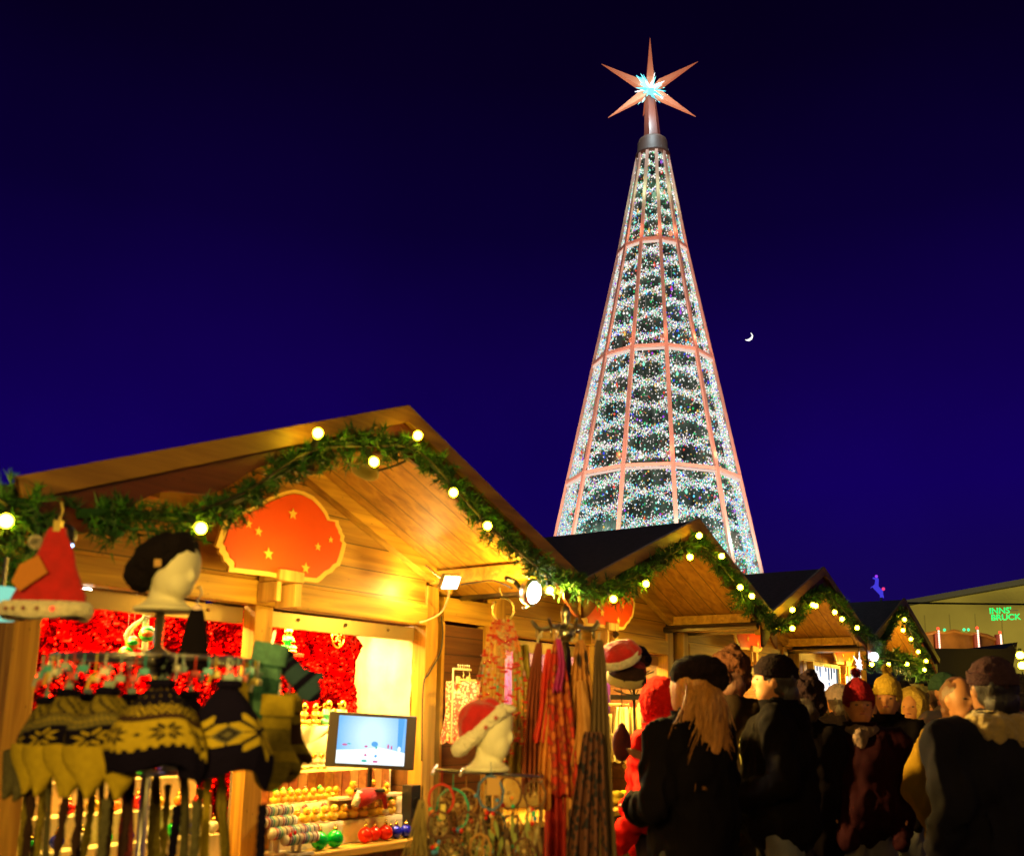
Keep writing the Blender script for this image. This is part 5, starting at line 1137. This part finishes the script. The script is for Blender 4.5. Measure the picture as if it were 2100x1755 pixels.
tag(m.build('crystal_strands',CC,t,smooth=False),kind='stuff')
# hanging drops and fine threads
dm=MB(); th_=MB()
for z0,z1,lev in secs[1:]:
    dz=(z1-z0)/lev
    for k in range(NS):
        for q in range(int(lev)):
            if rr.random()<.5: continue
            z=z0+dz*(q+rr.uniform(.2,.9)); a_=-PI/2+OFF+2*PI*(k+rr.uniform(.2,.8))/NS; r=cone_r(z)*.9; c=Vector((axx(z)+r*math.cos(a_),r*math.sin(a_),z))
            th_.tube([c,c+Vector((0,0,.35))],.004,4); dm.lathe([(.002,.06),(.014,.02),(.024,-.01),(.015,-.035),(.002,-.045)],8,rr.randint(0,5),Matrix.Translation(c))
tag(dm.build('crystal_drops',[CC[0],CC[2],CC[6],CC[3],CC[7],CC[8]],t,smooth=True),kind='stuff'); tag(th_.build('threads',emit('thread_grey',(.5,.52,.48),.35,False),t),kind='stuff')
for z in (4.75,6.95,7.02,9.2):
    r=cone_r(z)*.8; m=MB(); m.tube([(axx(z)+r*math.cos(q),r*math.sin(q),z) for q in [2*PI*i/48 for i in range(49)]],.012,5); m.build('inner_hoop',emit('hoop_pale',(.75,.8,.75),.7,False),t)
# cap
MB().lathe([(.33,11.98),(.335,12.06),(.30,12.08),(.29,12.30),(.265,12.36),(.02,12.38)],28,M=Matrix.Translation((axx(12.1),0,0))).build('cap',mat('copper_cap',(.07,.03,.018),.6,0),t,smooth=True)
# star
sc_=P(1333,185,YT)-ax
st=thing('tree_star','glowing many-pointed glass star on top of the cone tree','star',ax+sc_,0)
M_sp=mat('star_glass',(.42,.17,.09),.35,0,emis=(1,.22,.08),es=.22); M_sp.node_tree.nodes['Principled BSDF'].inputs['Transmission Weight'].default_value=.25
def spike(d,L,w,m_,name='spike',base=.10):
    d=Vector(d).normalized(); a_=d.cross(Vector((0,1,.01))).normalized(); b_=d.cross(a_); vs=[]
    for f,ww in ((base,w*.55),(base+.12,w),(1,0.004)):
        for k in range(4): q=PI/4+PI/2*k; vs.append(d*L*f+(a_*math.cos(q)+b_*math.sin(q))*ww)
    fs=[(3,2,1,0),(8,9,10,11)]
    for i in range(2):
        for k in range(4): fs.append((i*4+k,i*4+(k+1)%4,(i+1)*4+(k+1)%4,(i+1)*4+k))
    return MB().add(vs,fs).build(name,m_,st)
for x,y in ((1333,78),(1234,132),(1431,127),(1247,242),(1427,240)):
    d=P(x,y,YT)-ax-sc_; spike(d,d.length,.098,M_sp)
spike((0,1,.1),1.0,.10,M_sp); spike((.0,-.75,-.72),.62,.09,emit('star_core_pale',(.35,.95,1),1.0))
# core burst
m=MB(); rr=random.Random(6)
for k in range(90):
    d=Vector((rr.gauss(0,1),rr.gauss(0,1),rr.gauss(0,1))).normalized(); L=rr.uniform(.16,.40); a_=d.orthogonal().normalized()*.045; b_=d.cross(a_).normalized()*.045
    m.add([a_,b_,-a_,-b_,d*L],[(0,1,4),(1,2,4),(2,3,4),(3,0,4)],k%3)
m.build('core',[emit('core_white',(.85,1,1),4),emit('core_cyan',(.10,.80,1),2.2),emit('core_aqua',(.25,1,.95),2.6)],st)
# stem legs of the star
bz=12.37-sc_.z; bx=axx(12.3)-sc_.x; vs=[]; 
for zz,rr_,xx in ((bz,.165,bx),(bz*.55,.135,bx*.55),(-.12,.095,0)):
    for k in range(6): vs.append((xx+rr_*math.cos(PI/3*k),rr_*math.sin(PI/3*k),zz))
MB().add(vs,[(i*6+k,i*6+(k+1)%6,(i+1)*6+(k+1)%6,(i+1)*6+k) for i in range(2) for k in range(6)]).build('stem',mat('stem_glass',(.10,.03,.02),.3,emis=(1,.22,.12),es=.07),st)
q=Vector((axx(12.3)-sc_.x,-.05,12.37-sc_.z)); MB().tube([q,q+Vector((0,0,.16))],.013,6).build('spigot',M_rib,st)
# ------------------------------------------------------------------ people
SKIN=mat('skin',(.46,.19,.07),.55,vary=.12,vs=14); 
def capsule(a,b,r0,r1): return ('c',a,b,r0,r1)
def person(label,x,ytop,Y,rz,coat,legs=(.015,.017,.03),hat=None,hatc=(.02,.01,.02),hair=None,hemz=.72,bulk=1.0,h=None,lean=0,hv=.010,arms='walk',collar=None,headturn=0,pom=None,skin=SKIN,long_=None,scarf=None,coatvary=.3):
    """x,ytop: picture position of the crown; Y: distance. Body is one skin; clothes and hair are children. Faces +y."""
    top=P(x,ytop,Y); H=h or top.z; s=(H-(.03 if hat else .0))/(1.82 if pom else 1.75); loc=(top.x,top.y,0)
    t=thing('person',label,'person',loc,rz); t.scale=(s,)*3; t.rotation_euler.x=0
    L=lean
    poses={'walk':(((.25,.00,1.16),(.24,.12,.93)),((-.25,-.06,1.16),(-.25,.03,.92))),
           'bag':(((.25,-.03,1.14),(.20,.16,1.0)),((-.25,-.03,1.15),(-.16,.20,1.05))),
           'pocket':(((.27,-.06,1.14),(.20,.08,.98)),((-.27,-.06,1.14),(-.20,.08,.98))),
           'phone':(((.24,.06,1.15),(.10,.27,1.28)),((-.24,.0,1.14),(-.13,.2,1.12)))}
    A=poses[arms]
    parts=[('e',(0,.0,1.625),(.078,.096,.118)),('e',(0,.035,1.565),(.055,.06,.062)),('e',(0,.098,1.615),(.014,.018,.026),10),('e',(.078,.0,1.62),(.012,.022,.033),10),('e',(-.078,.0,1.62),(.012,.022,.033),10),
           ('e',(0,.088,1.572),(.026,.012,.008),10),capsule((0,-.01,1.40),(0,.0,1.53),.062,.054),('e',(0,.0,1.22),(.15,.10,.25)),('e',(0,0,.98),(.14,.10,.12)),capsule((-.13,0,1.42),(.13,0,1.42),.06,.06)]
    fingers=[]
    for i,(sg_,(e,w)) in enumerate(zip((1,-1),A)):
        e=Vector(e);w=Vector(w); parts+= [capsule((sg_*.18,0,1.41),e,.052,.042),capsule(e,w,.042,.028)]
        d=(w-e).normalized(); side=Vector((sg_,0,0)); palm=w+d*.05; parts.append(('e',tuple(palm),(.022,.034,.045),12))
        fwd=(Vector((0,1,0))-d*d.y).normalized()
        for k in range(4):
            b0=palm+d*.03+fwd*(-.026+.017*k); l=(.062,.074,.078,.060)[3-k]; m1=b0+d*l*.5-side*.006; m2=m1+d*l*.42-side*.020; parts+= [capsule(tuple(b0),tuple(m1),.0088,.0082),capsule(tuple(m1),tuple(m2),.0082,.0072)]
        b0=w+d*.03+fwd*.024; parts+= [capsule(tuple(b0),tuple(b0+fwd*.028+d*.02),.011,.0095),capsule(tuple(b0+fwd*.028+d*.02),tuple(b0+fwd*.034+d*.048),.0095,.008)]
    for sg_,fy in ((1,.14),(-1,-.12)):
        parts+= [capsule((sg_*.09,0,.92),(sg_*.10,fy*.6,.50),.085,.055),capsule((sg_*.10,fy*.6,.50),(sg_*.10,fy,.10),.052,.036),capsule((sg_*.10,fy-.02,.05),(sg_*.105,fy+.14,.035),.04,.034)]
    me=blob(parts,hv if hv>.009 else .0075); link('body',me,skin,t)
    for q in (-.030,.030): MB().ball((q,.080,1.630),(.013,.012,.007),8).build('eye',mat('eye',(.07,.04,.03),.3),t)
    MB().ball((0,.096,1.577),(.022,.008,.006),8).build('lips',mat('lips',(.35,.10,.07),.5),t,smooth=True)
    # coat
    B=bulk; cp=[('e',(0,-.005,1.24),(.195*B,.145*B,.25)),('e',(0,0,1.40),(.18*B,.115*B,.085)),capsule((0,-.0,1.1),(0,-.0,hemz+.12),.17*B,.185*B),('e',(0,0,hemz+.11),(.21*B,.17*B,.13)),capsule((0,-.015,1.44),(0,-.012,1.49),.095,.085)]
    for sg_,(e_,w) in zip((1,-1),A):
        e_=Vector(e_);w=Vector(w); cp+= [capsule((sg_*.165*B,0,1.39),tuple(e_),.083*B,.068*B),capsule(tuple(e_),tuple(w),.068*B,.052*B)]
    cp.append(capsule((-.15*B,-.005,1.415),(.15*B,-.005,1.415),.092,.092))
    if arms=='pocket':
        for w in (A[0][1],A[1][1]): w=Vector(w); d=(w-Vector(A[0][0] if w.x>0 else A[1][0])).normalized(); cp+= [capsule(tuple(w),tuple(w+d*.17),.06,.055)]
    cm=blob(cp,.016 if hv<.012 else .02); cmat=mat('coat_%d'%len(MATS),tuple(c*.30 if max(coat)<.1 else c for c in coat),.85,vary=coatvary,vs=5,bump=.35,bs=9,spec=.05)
    if hv<.0135:
        nv=len(cm.vertices); co_=[0.0]*(3*nv); no_=[0.0]*(3*nv); cm.vertices.foreach_get('co',co_); cm.vertex_normals.foreach_get('vector',no_); o_=random.random()*30
        for i in range(0,3*nv,3):
            q=1-abs(noise.noise((co_[i]*9+o_,co_[i+1]*9,co_[i+2]*5+co_[i]*6)))*2.2; q=max(0,q)**2*.016
            for c_ in range(3): co_[i+c_]+=no_[i+c_]*q
        cm.vertices.foreach_set('co',co_); cm.update()
        for sg_,(e_,w_) in zip((1,-1),A):
            e_=Vector(e_);w_=Vector(w_); d_=(w_-e_).normalized(); MB().tube([w_-d_*.03,w_+d_*.015],[.062*B,.060*B],14).build('cuff',cmat,t,smooth=True)
        MB().grid(30,4,lambda a,b:((.088+.012*b)*math.cos(2*PI*a),-.015+(.088+.012*b)*math.sin(2*PI*a),1.475+.055*b),closed=True).build('collar_stand',cmat,t,smooth=True)
        if hat in('beanie','tall','beret') and not collar and not long_:
            link('lowered_hood',blob([('e',(0,-.115,1.42),(.13,.055,.10)),('e',(0,-.09,1.47),(.115,.06,.05))],.014),cmat,t,disp=.012,ds=14)
    link('coat',cm,cmat,t,disp=.03,ds=7)
    # trousers, boots
    tp=[]
    for sg_,fy in ((1,.14),(-1,-.12)): tp+= [capsule((sg_*.09,0,.92),(sg_*.10,fy*.6,.50),.098,.072),capsule((sg_*.10,fy*.6,.50),(sg_*.10,fy,.16),.070,.058)]
    link('trousers',blob(tp,.018),mat('trousers_%d'%len(MATS),legs,.85,vary=.3,vs=9,bump=.3,bs=14),t,disp=.012,ds=12)
    bt=[]
    for sg_,fy in ((1,.14),(-1,-.12)): bt+= [capsule((sg_*.10,fy,.20),(sg_*.10,fy-.01,.07),.058,.055),capsule((sg_*.10,fy-.02,.06),(sg_*.105,fy+.16,.045),.055,.045)]
    link('boots',blob(bt,.014),mat('boot_leather',(.02,.012,.01),.5),t)
    if hat:
        hm=mat('hat_%d'%len(MATS),hatc,.95,vary=.25,vs=40,bump=.7,bs=90,spec=.08)
        if hat=='beanie': hp_=[('e',(0,-.008,1.67),(.090,.106,.092)),('e',(0,-.010,1.640),(.090,.105,.05))]
        elif hat=='tall': hp_=[('e',(0,-.012,1.68),(.090,.106,.110)),('e',(0,-.012,1.63),(.092,.106,.05)),('e',(0,-.04,1.75),(.05,.06,.05))]
        elif hat=='beret': hp_=[('e',(.01,-.04,1.705),(.112,.125,.062)),('e',(0,-.01,1.675),(.093,.105,.07)),('e',(.045,-.075,1.665),(.075,.08,.07))]
        elif hat=='hood': hp_=[('e',(0,-.02,1.645),(.118,.130,.145)),('e',(0,-.06,1.52),(.12,.09,.10))]
        elif hat=='fluffy': hp_=[('e',(0,-.01,1.68),(.115,.125,.10)),('e',(.06,-.03,1.62),(.06,.08,.09)),('e',(-.06,-.03,1.62),(.06,.08,.09)),('e',(.02,0,1.76),(.06,.06,.05))]
        me=blob(hp_,.010)
        # keep the face free
        for v in me.vertices:
            c=v.co
            if c.y>.05 and c.z<1.665 and hat!='hood': c.y=.05+(c.y-.05)*.25; 
            if hat=='hood' and c.y>.06: c.y=.06+(c.y-.06)*.1
        link('hat' if hat!='hood' else 'hood',me,hm,t,disp=.02 if hat=='fluffy' else .006,ds=30 if hat=='fluffy' else 45)
        if hat in('beanie','tall'):
            c=MB().grid(28,5,lambda a,b:((.095)*math.cos(2*PI*a),-.010+(.110)*math.sin(2*PI*a),1.635+.05*b+(.02 if math.sin(2*PI*a)>0 else 0)*math.sin(2*PI*a)),closed=True).build('cuff',hm,t,smooth=True); q=c.modifiers.new('t','SOLIDIFY'); q.thickness=.008
        if pom:
            pm=MB(); rr=random.Random(3)
            for q in range(700):
                d=Vector((rr.gauss(0,1),rr.gauss(0,1),rr.gauss(0,1))).normalized(); sd=d.orthogonal().normalized()*.003; c0=Vector((0,-.04,1.825)); pm.add([c0+d*.005-sd,c0+d*.005+sd,c0+d*rr.uniform(.034,.046)],[(0,1,2)])
            pm.build('pompom',hm,t)
    if hair:
        hm=mat('hair_%d'%len(MATS),hair,.45,vary=.5,vs=25,stretch=(6,6,.6),bump=.3,bs=30)
        hp_=[('e',(0,-.022,1.635),(.090,.095,.115)),('e',(0,-.06,1.56),(.075,.055,.08))]; me=blob(hp_,.012)
        for v in me.vertices:
            if v.co.y>.045 and v.co.z<1.70: v.co.y=.045
        ho=link('hair',me,hm,t,disp=.008,ds=30)
        if long_:
            rr=random.Random(12); m=MB()
            locks=[(PI*.92+ (PI*1.2)*q/10, rr.uniform(.26,.46), rr.uniform(-.05,.03), rr.uniform(0,6)) for q in range(11)]
            for k in range(long_):
                ca,LL,dr,ph=locks[int(rr.random()**.9*11)%11]; a_=ca+rr.gauss(0,.17); x0=.080*math.cos(a_); y0=-.01+.086*math.sin(a_); cx_=.080*math.cos(ca); cy_=-.01+.086*math.sin(ca)
                Ln=LL*rr.uniform(.72,1.05); wild=rr.random()<.06; g=rr.gauss(0,.012 if not wild else .04); pts=[]
                for i in range(11):
                    f=i/10; mm=.78*f**.8; xx=x0*(1-mm)+cx_*mm*(1-.15*f)+g*f+dr*f*f+.013*math.sin(6.5*f+ph)*f; yy=y0*(1-mm)+cy_*mm-.035*math.sin(PI*min(1,f*1.2))-.045*f*(1 if y0<.04 else -1.2)+.01*math.sin(5*f+ph*2)*f
                    pts.append(Vector((xx,yy,1.67-Ln*f)))
                m.tube(pts,[.0018,.0022,.0022,.0022,.0021,.002,.0018,.0016,.0014,.001,.0005],3,cap=False)
            m.build('hair_lengths',hm,ho,smooth=True)
    if collar:
        me=blob([('e',(0,-.03,1.47),(.155,.13,.075)),('e',(0,-.10,1.44),(.15,.07,.085)),('e',(.07,.05,1.44),(.08,.06,.06)),('e',(-.07,.05,1.44),(.08,.06,.06))],.012)
        link('collar',me,mat('collar_%d'%len(MATS),collar,.95,vary=.25,vs=20,bump=.8,bs=50,sheen=.5),t,disp=.015,ds=30)
    if scarf:
        me=blob([('e',(0,.0,1.475),(.11,.11,.055)),('e',(.03,.10,1.42),(.05,.04,.08))],.012); link('scarf',me,mat('pscarf_%d'%len(MATS),scarf,.95,vary=.4,vs=30,bump=.5,bs=60),t,disp=.01,ds=25)
    return t
D=R_
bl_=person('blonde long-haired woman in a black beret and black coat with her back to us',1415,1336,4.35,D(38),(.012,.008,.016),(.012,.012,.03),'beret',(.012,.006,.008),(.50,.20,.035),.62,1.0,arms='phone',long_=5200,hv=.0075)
pr_=person('person in a red puffy hooded jacket leaning to the second stall, behind the blonde woman',1345,1388,5.4,D(60),(.60,.008,.004),(.02,.015,.03),'hood',(.55,.008,.004),None,.95,1.0,hv=.012,arms='pocket',coatvary=.15)
# quilting rings on the red jacket sleeve are real tubes
for o in pr_.children:
    if o.name.startswith('coat'):
        for v in o.data.vertices:
            k=1+.05*abs(math.sin(v.co.z*44)); v.co.x*=k; v.co.y*=k
person('person in a brown fluffy hat seen between the beret and the dark beanie',1494,1332,6.4,D(15),(.05,.028,.015),(.02,.015,.02),'fluffy',(.06,.022,.012),(.08,.03,.02),.7,1.0,hv=.014,arms='pocket')
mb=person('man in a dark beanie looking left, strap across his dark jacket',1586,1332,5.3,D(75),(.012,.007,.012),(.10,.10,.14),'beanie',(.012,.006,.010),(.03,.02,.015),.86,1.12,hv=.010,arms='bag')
m=MB(); m.tube(catmull([Vector(p) for p in ((-.10,.0,1.47),(.02,.155,1.36),(.13,.16,1.18),(.22,.06,.98))],6),.014,6).build('strap',mat('strap_olive',(.30,.27,.06),.6),mb,smooth=True)
m=MB(); m.box((.18,-.16,.72),(.27,.12,.98)).build('shoulder_bag',mat('bag_dark',(.03,.02,.02),.6),mb,bevel=.02)
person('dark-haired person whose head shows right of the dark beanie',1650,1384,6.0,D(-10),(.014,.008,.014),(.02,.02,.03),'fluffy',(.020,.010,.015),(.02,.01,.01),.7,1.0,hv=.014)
person('person in a pale grey-pink beanie under the glowing shop window',1716,1396,8.0,D(10),(.05,.03,.04),(.03,.03,.05),'beanie',(.38,.28,.30),(.05,.03,.02),.7,.95,hv=.014)
person('woman facing us in a wine-red pom hat and long maroon coat',1758,1370,6.0,D(172),(.045,.006,.014),(.20,.18,.22),'tall',(.22,.008,.015),(.16,.06,.03),.90,1.1,hv=.009,arms='pocket',pom=1,scarf=(.16,.10,.08))
person('person in a yellow pom hat with a dark jacket',1816,1364,6.8,D(150),(.010,.006,.010),(.12,.12,.16),'tall',(.50,.32,.04),(.10,.05,.02),.85,1.0,hv=.012,arms='pocket',pom=1)
person('person in a mustard hood just right of the yellow pom hat',1868,1408,7.6,D(140),(.012,.010,.012),(.02,.02,.03),'hood',(.42,.28,.06),None,.7,1.0,hv=.014)
person('person in a small dark hat further back',1846,1392,10,D(30),(.02,.02,.03),(.02,.02,.03),'beanie',(.02,.015,.02),(.04,.02,.01),.7,1.0,hv=.016)
person('person in a dark green hat talking beside the big man',1936,1372,7.2,D(200),(.30,.26,.22),(.02,.02,.03),'beanie',(.03,.07,.05),(.06,.03,.02),.7,.95,hv=.014)
person('person in a mustard jacket left of the big man',1966,1386,5.4,D(190),(.26,.15,.015),(.03,.02,.02),None,None,(.16,.06,.02),.8,1.05,hv=.010,arms='pocket')
big=person('big man with knitted cap and thick cream collar, seen from behind',2028,1336,4.3,D(12),(.062,.055,.085),(.03,.03,.05),'beanie',(.09,.045,.055),(.03,.02,.015),.70,1.28,hv=.009,arms='walk',collar=(.62,.42,.12))
for x,y,Y,rz,c,hc,l in ((1893,1402,9.5,30,(.45,.42,.40),(.30,.26,.12),'far person in a pale jacket right of the mustard hood'),(1912,1412,8.2,160,(.02,.14,.16),(.04,.03,.03),'far person in a teal jacket'),(1834,1398,11,0,(.05,.03,.03),(.10,.06,.04),'far person in a brown hat beneath the level garland'),(1876,1398,12,200,(.03,.03,.05),(.35,.30,.25),'far person in an off-white hat near the black canopy'),(1950,1398,10,20,(.20,.08,.03),(.05,.03,.03),'far person in a rust jacket behind the green hat'),(2088,1376,7.5,0,(.10,.02,.03),(.02,.015,.02),'far person partly cut off at the right edge behind the big man'),(1780,1404,9,180,(.02,.02,.03),(.04,.04,.06),'far dark-capped person between the wine-red and yellow hats'),(1700,1410,10,20,(.04,.02,.02),(.12,.05,.05),'far person in a dull red cap under the shop window')):
    person(l,x,y,Y,D(rz),c,(.02,.02,.03),'beanie',hc,(.05,.03,.02),.7,1.0,hv=.018)
# ------------------------------------------------------------------ sky, moonlight, lamps, camera
w=bpy.data.worlds.new('World'); sc.world=w; w.use_nodes=True; nt=w.node_tree; nt.nodes.clear()
out=nt.nodes.new('ShaderNodeOutputWorld'); bg=nt.nodes.new('ShaderNodeBackground'); bg2=nt.nodes.new('ShaderNodeBackground'); add=nt.nodes.new('ShaderNodeAddShader')
tc=nt.nodes.new('ShaderNodeTexCoord'); sx=nt.nodes.new('ShaderNodeSeparateXYZ'); nt.links.new(tc.outputs['Generated'],sx.inputs[0])
cr=nt.nodes.new('ShaderNodeValToRGB'); r=cr.color_ramp
def lin(c): return [((v/255+.055)/1.055)**2.4 if v>10 else v/255/12.92 for v in c]
stops=[(0.0,(16,8,48)),(.10,(20,6,78)),(.22,(17,0,88)),(.34,(15,0,72)),(.46,(9,0,48)),(.58,(6,0,30)),(.72,(3,0,15))]
r.elements[0].position=stops[0][0]; r.elements[0].color=(*lin(stops[0][1]),1); r.elements[1].position=1; r.elements[1].color=(*lin((3,0,12)),1)
for p_,c_ in stops[1:]: e=r.elements.new(p_); e.color=(*lin(c_),1)
nz=nt.nodes.new('ShaderNodeTexNoise'); nz.inputs['Scale'].default_value=2.2; nz.inputs['Detail'].default_value=6; nt.links.new(tc.outputs['Generated'],nz.inputs['Vector'])
mrn=nt.nodes.new('ShaderNodeMapRange'); mrn.inputs['From Min'].default_value=.3; mrn.inputs['From Max'].default_value=.7; mrn.inputs['To Min'].default_value=.78; mrn.inputs['To Max'].default_value=1.2; nt.links.new(nz.outputs[0],mrn.inputs['Value'])
mm_=nt.nodes.new('ShaderNodeMixRGB'); mm_.blend_type='MULTIPLY'; mm_.inputs['Fac'].default_value=1; nt.links.new(sx.outputs[2],cr.inputs[0]); nt.links.new(cr.outputs[0],mm_.inputs['Color1']); nt.links.new(mrn.outputs[0],mm_.inputs['Color2']); nt.links.new(mm_.outputs[0],bg.inputs[0]); bg.inputs[1].default_value=1.0
sky=nt.nodes.new('ShaderNodeTexSky'); sky.sky_type='NISHITA'; sky.sun_disc=False; sky.sun_elevation=R_(-12); sky.sun_rotation=R_(60); nt.links.new(sky.outputs[0],bg2.inputs[0]); bg2.inputs[1].default_value=.05
nt.links.new(bg.outputs[0],add.inputs[0]); nt.links.new(bg2.outputs[0],add.inputs[1]); nt.links.new(add.outputs[0],out.inputs[0])
s=lamp('moonlight_sun','SUN',(0,0,30),.012,(.7,.75,1)); aim(s,(-3,-2,0) )
# warm lamps of the stalls, with unseen points added for glow
q=row(822,1207,0); l=lamp('gable_glow','POINT',RW(q.x,-.11,q.z-.01),7,(1,.72,.22),.03)  # unseen point added at the wall for a lamp's reflected patch
l=lamp('work_lamp_light','SPOT',RW(-.20,-.48,2.28),90,(1,.86,.6),.05,ang=2.4); aim(l,RW(.0,-1.2,.6))
l=lamp('flood_light','SPOT',RW(.06,-.93,2.24),700,(1,.62,.11),.05,ang=2.5); aim(l,RW(.7,-2.2,1.2))
l=lamp('flood_back','POINT',RW(.0,-.80,2.20),60,(1,.62,.08),.05)
for i,c in enumerate(CENT[:4]):
    k=(1.0,.9,1.0,2.0)[i]
    l=lamp('stall_light','AREA',RW(c-.65,.30,2.05),(70 if i==0 else 95)*k,(1,.62,.10),.9,sy=.15); aim(l,RW(c-.65,.5,1.0))
    l=lamp('stall_light','AREA',RW(c+.62,.30,2.05),(75 if i==0 else 95)*k,(1,.62,.10),.9,sy=.15); aim(l,RW(c+.62,.5,1.0))
    l=lamp('eave_light','POINT',RW(c+(.1 if i else -.2),-.45,2.15),(14,10,11,60)[i],AMB,.12)  # unseen point under each eave, stronger at the last to brighten its gable
# unseen fills added on the camera's side, for amber light from the opposite row
l=lamp('aisle_lamp','SPOT',(-1.2,-1.2,2.3),520,(1,.62,.10),.35,ang=.80); aim(l,P(230,1430,2.75))  # narrow spot added to brighten the caps on the rack
l=lamp('aisle_lamp','SPOT',(-1.6,-1.0,2.7),600,(1,.64,.14),.3,ang=.30); aim(l,P(1085,1470,3.85))  # narrow spot added to brighten scarves and dreamcatchers
l=lamp('aisle_lamp','AREA',RW(-3.2,-4.5,3.0),24,(1,.64,.10),2.0,sy=.6); aim(l,RW(-1,0,1.8))
l=lamp('row_fill','AREA',RW(2.5,-6.0,3.0),14,(1,.60,.13),3,sy=.6); aim(l,RW(4,0,1.3))
# hall wall wash and fairground glow
l=lamp('hall_wash','AREA',P(2050,1380,44),2300,(1,.85,.25),10,sy=2); aim(l,P(2050,1270,60))
l=lamp('fair_glow','POINT',P(1965,1320,22.8),60,(1,.5,.15),.4)
# tree uplights and star
for dx,dy,e,c in ((-3.2,-3.6,1800,(1,.56,.42)),(3.4,-3.4,1800,(1,.56,.42)),(0,-5.2,1800,(1,.56,.42))):
    l=lamp('tree_uplight','SPOT',(2.52+dx,17+dy,2.6),e,c,.15,ang=1.0); aim(l,(2.6,17,7.5))
l=lamp('tree_upper_uplight','SPOT',(2.52,12.2,4.2),900,(1,.52,.36),.15,ang=.7); aim(l,(2.6,17,11.2))
l=lamp('star_light','POINT',P(1333,185,16.35),85,(.75,.95,1),.12)
for z,e,c in ((2.9,130,(.25,1,.85)),(4.4,60,(.35,.9,.9)),(11.2,14,(.5,1,.6))):
    for sx_ in (-.7,0,.7): l=lamp('core_tint_light','POINT',(2.54+sx_*cone_r(z),17-cone_r(z)*math.sqrt(1-sx_**2)*.98-.25,z),e*.22,c,.1)  # points added just outside the panes to tint the core teal and green
for z in (5.85,8.05,10.25):
    for sx_ in (-.6,0,.6): l=lamp('ring_glow','POINT',(2.54+sx_*cone_r(z),17-cone_r(z)*math.sqrt(1-sx_**2)-.1,z),2.2,(1,.25,.12),.06)  # points added for a reddish glow above each ring
cam=bpy.data.cameras.new('camera'); co=bpy.data.objects.new('camera',cam); COL.objects.link(co); sc.camera=co
co.location=CAM; co.rotation_euler=CAMR.to_euler(); cam.sensor_width=36; cam.sensor_fit='HORIZONTAL'; cam.lens=36*FPX/2100; cam.shift_y=(CY-877.5)/2100
cam.clip_start=.05; cam.clip_end=3000
cam.dof.use_dof=True; cam.dof.focus_distance=17; cam.dof.aperture_fstop=cam.lens/1000/.0130
sc.view_settings.view_transform='Standard'; sc.view_settings.look='None'; sc.view_settings.gamma=1; sc.view_settings.exposure=0
sc.cycles.use_denoising=True; sc.cycles.sample_clamp_indirect=6; sc.cycles.max_bounces=6; sc.cycles.diffuse_bounces=3; sc.cycles.transparent_max_bounces=8
sc.cycles.use_adaptive_sampling=True
bpy.data.scenes.remove(TMP)
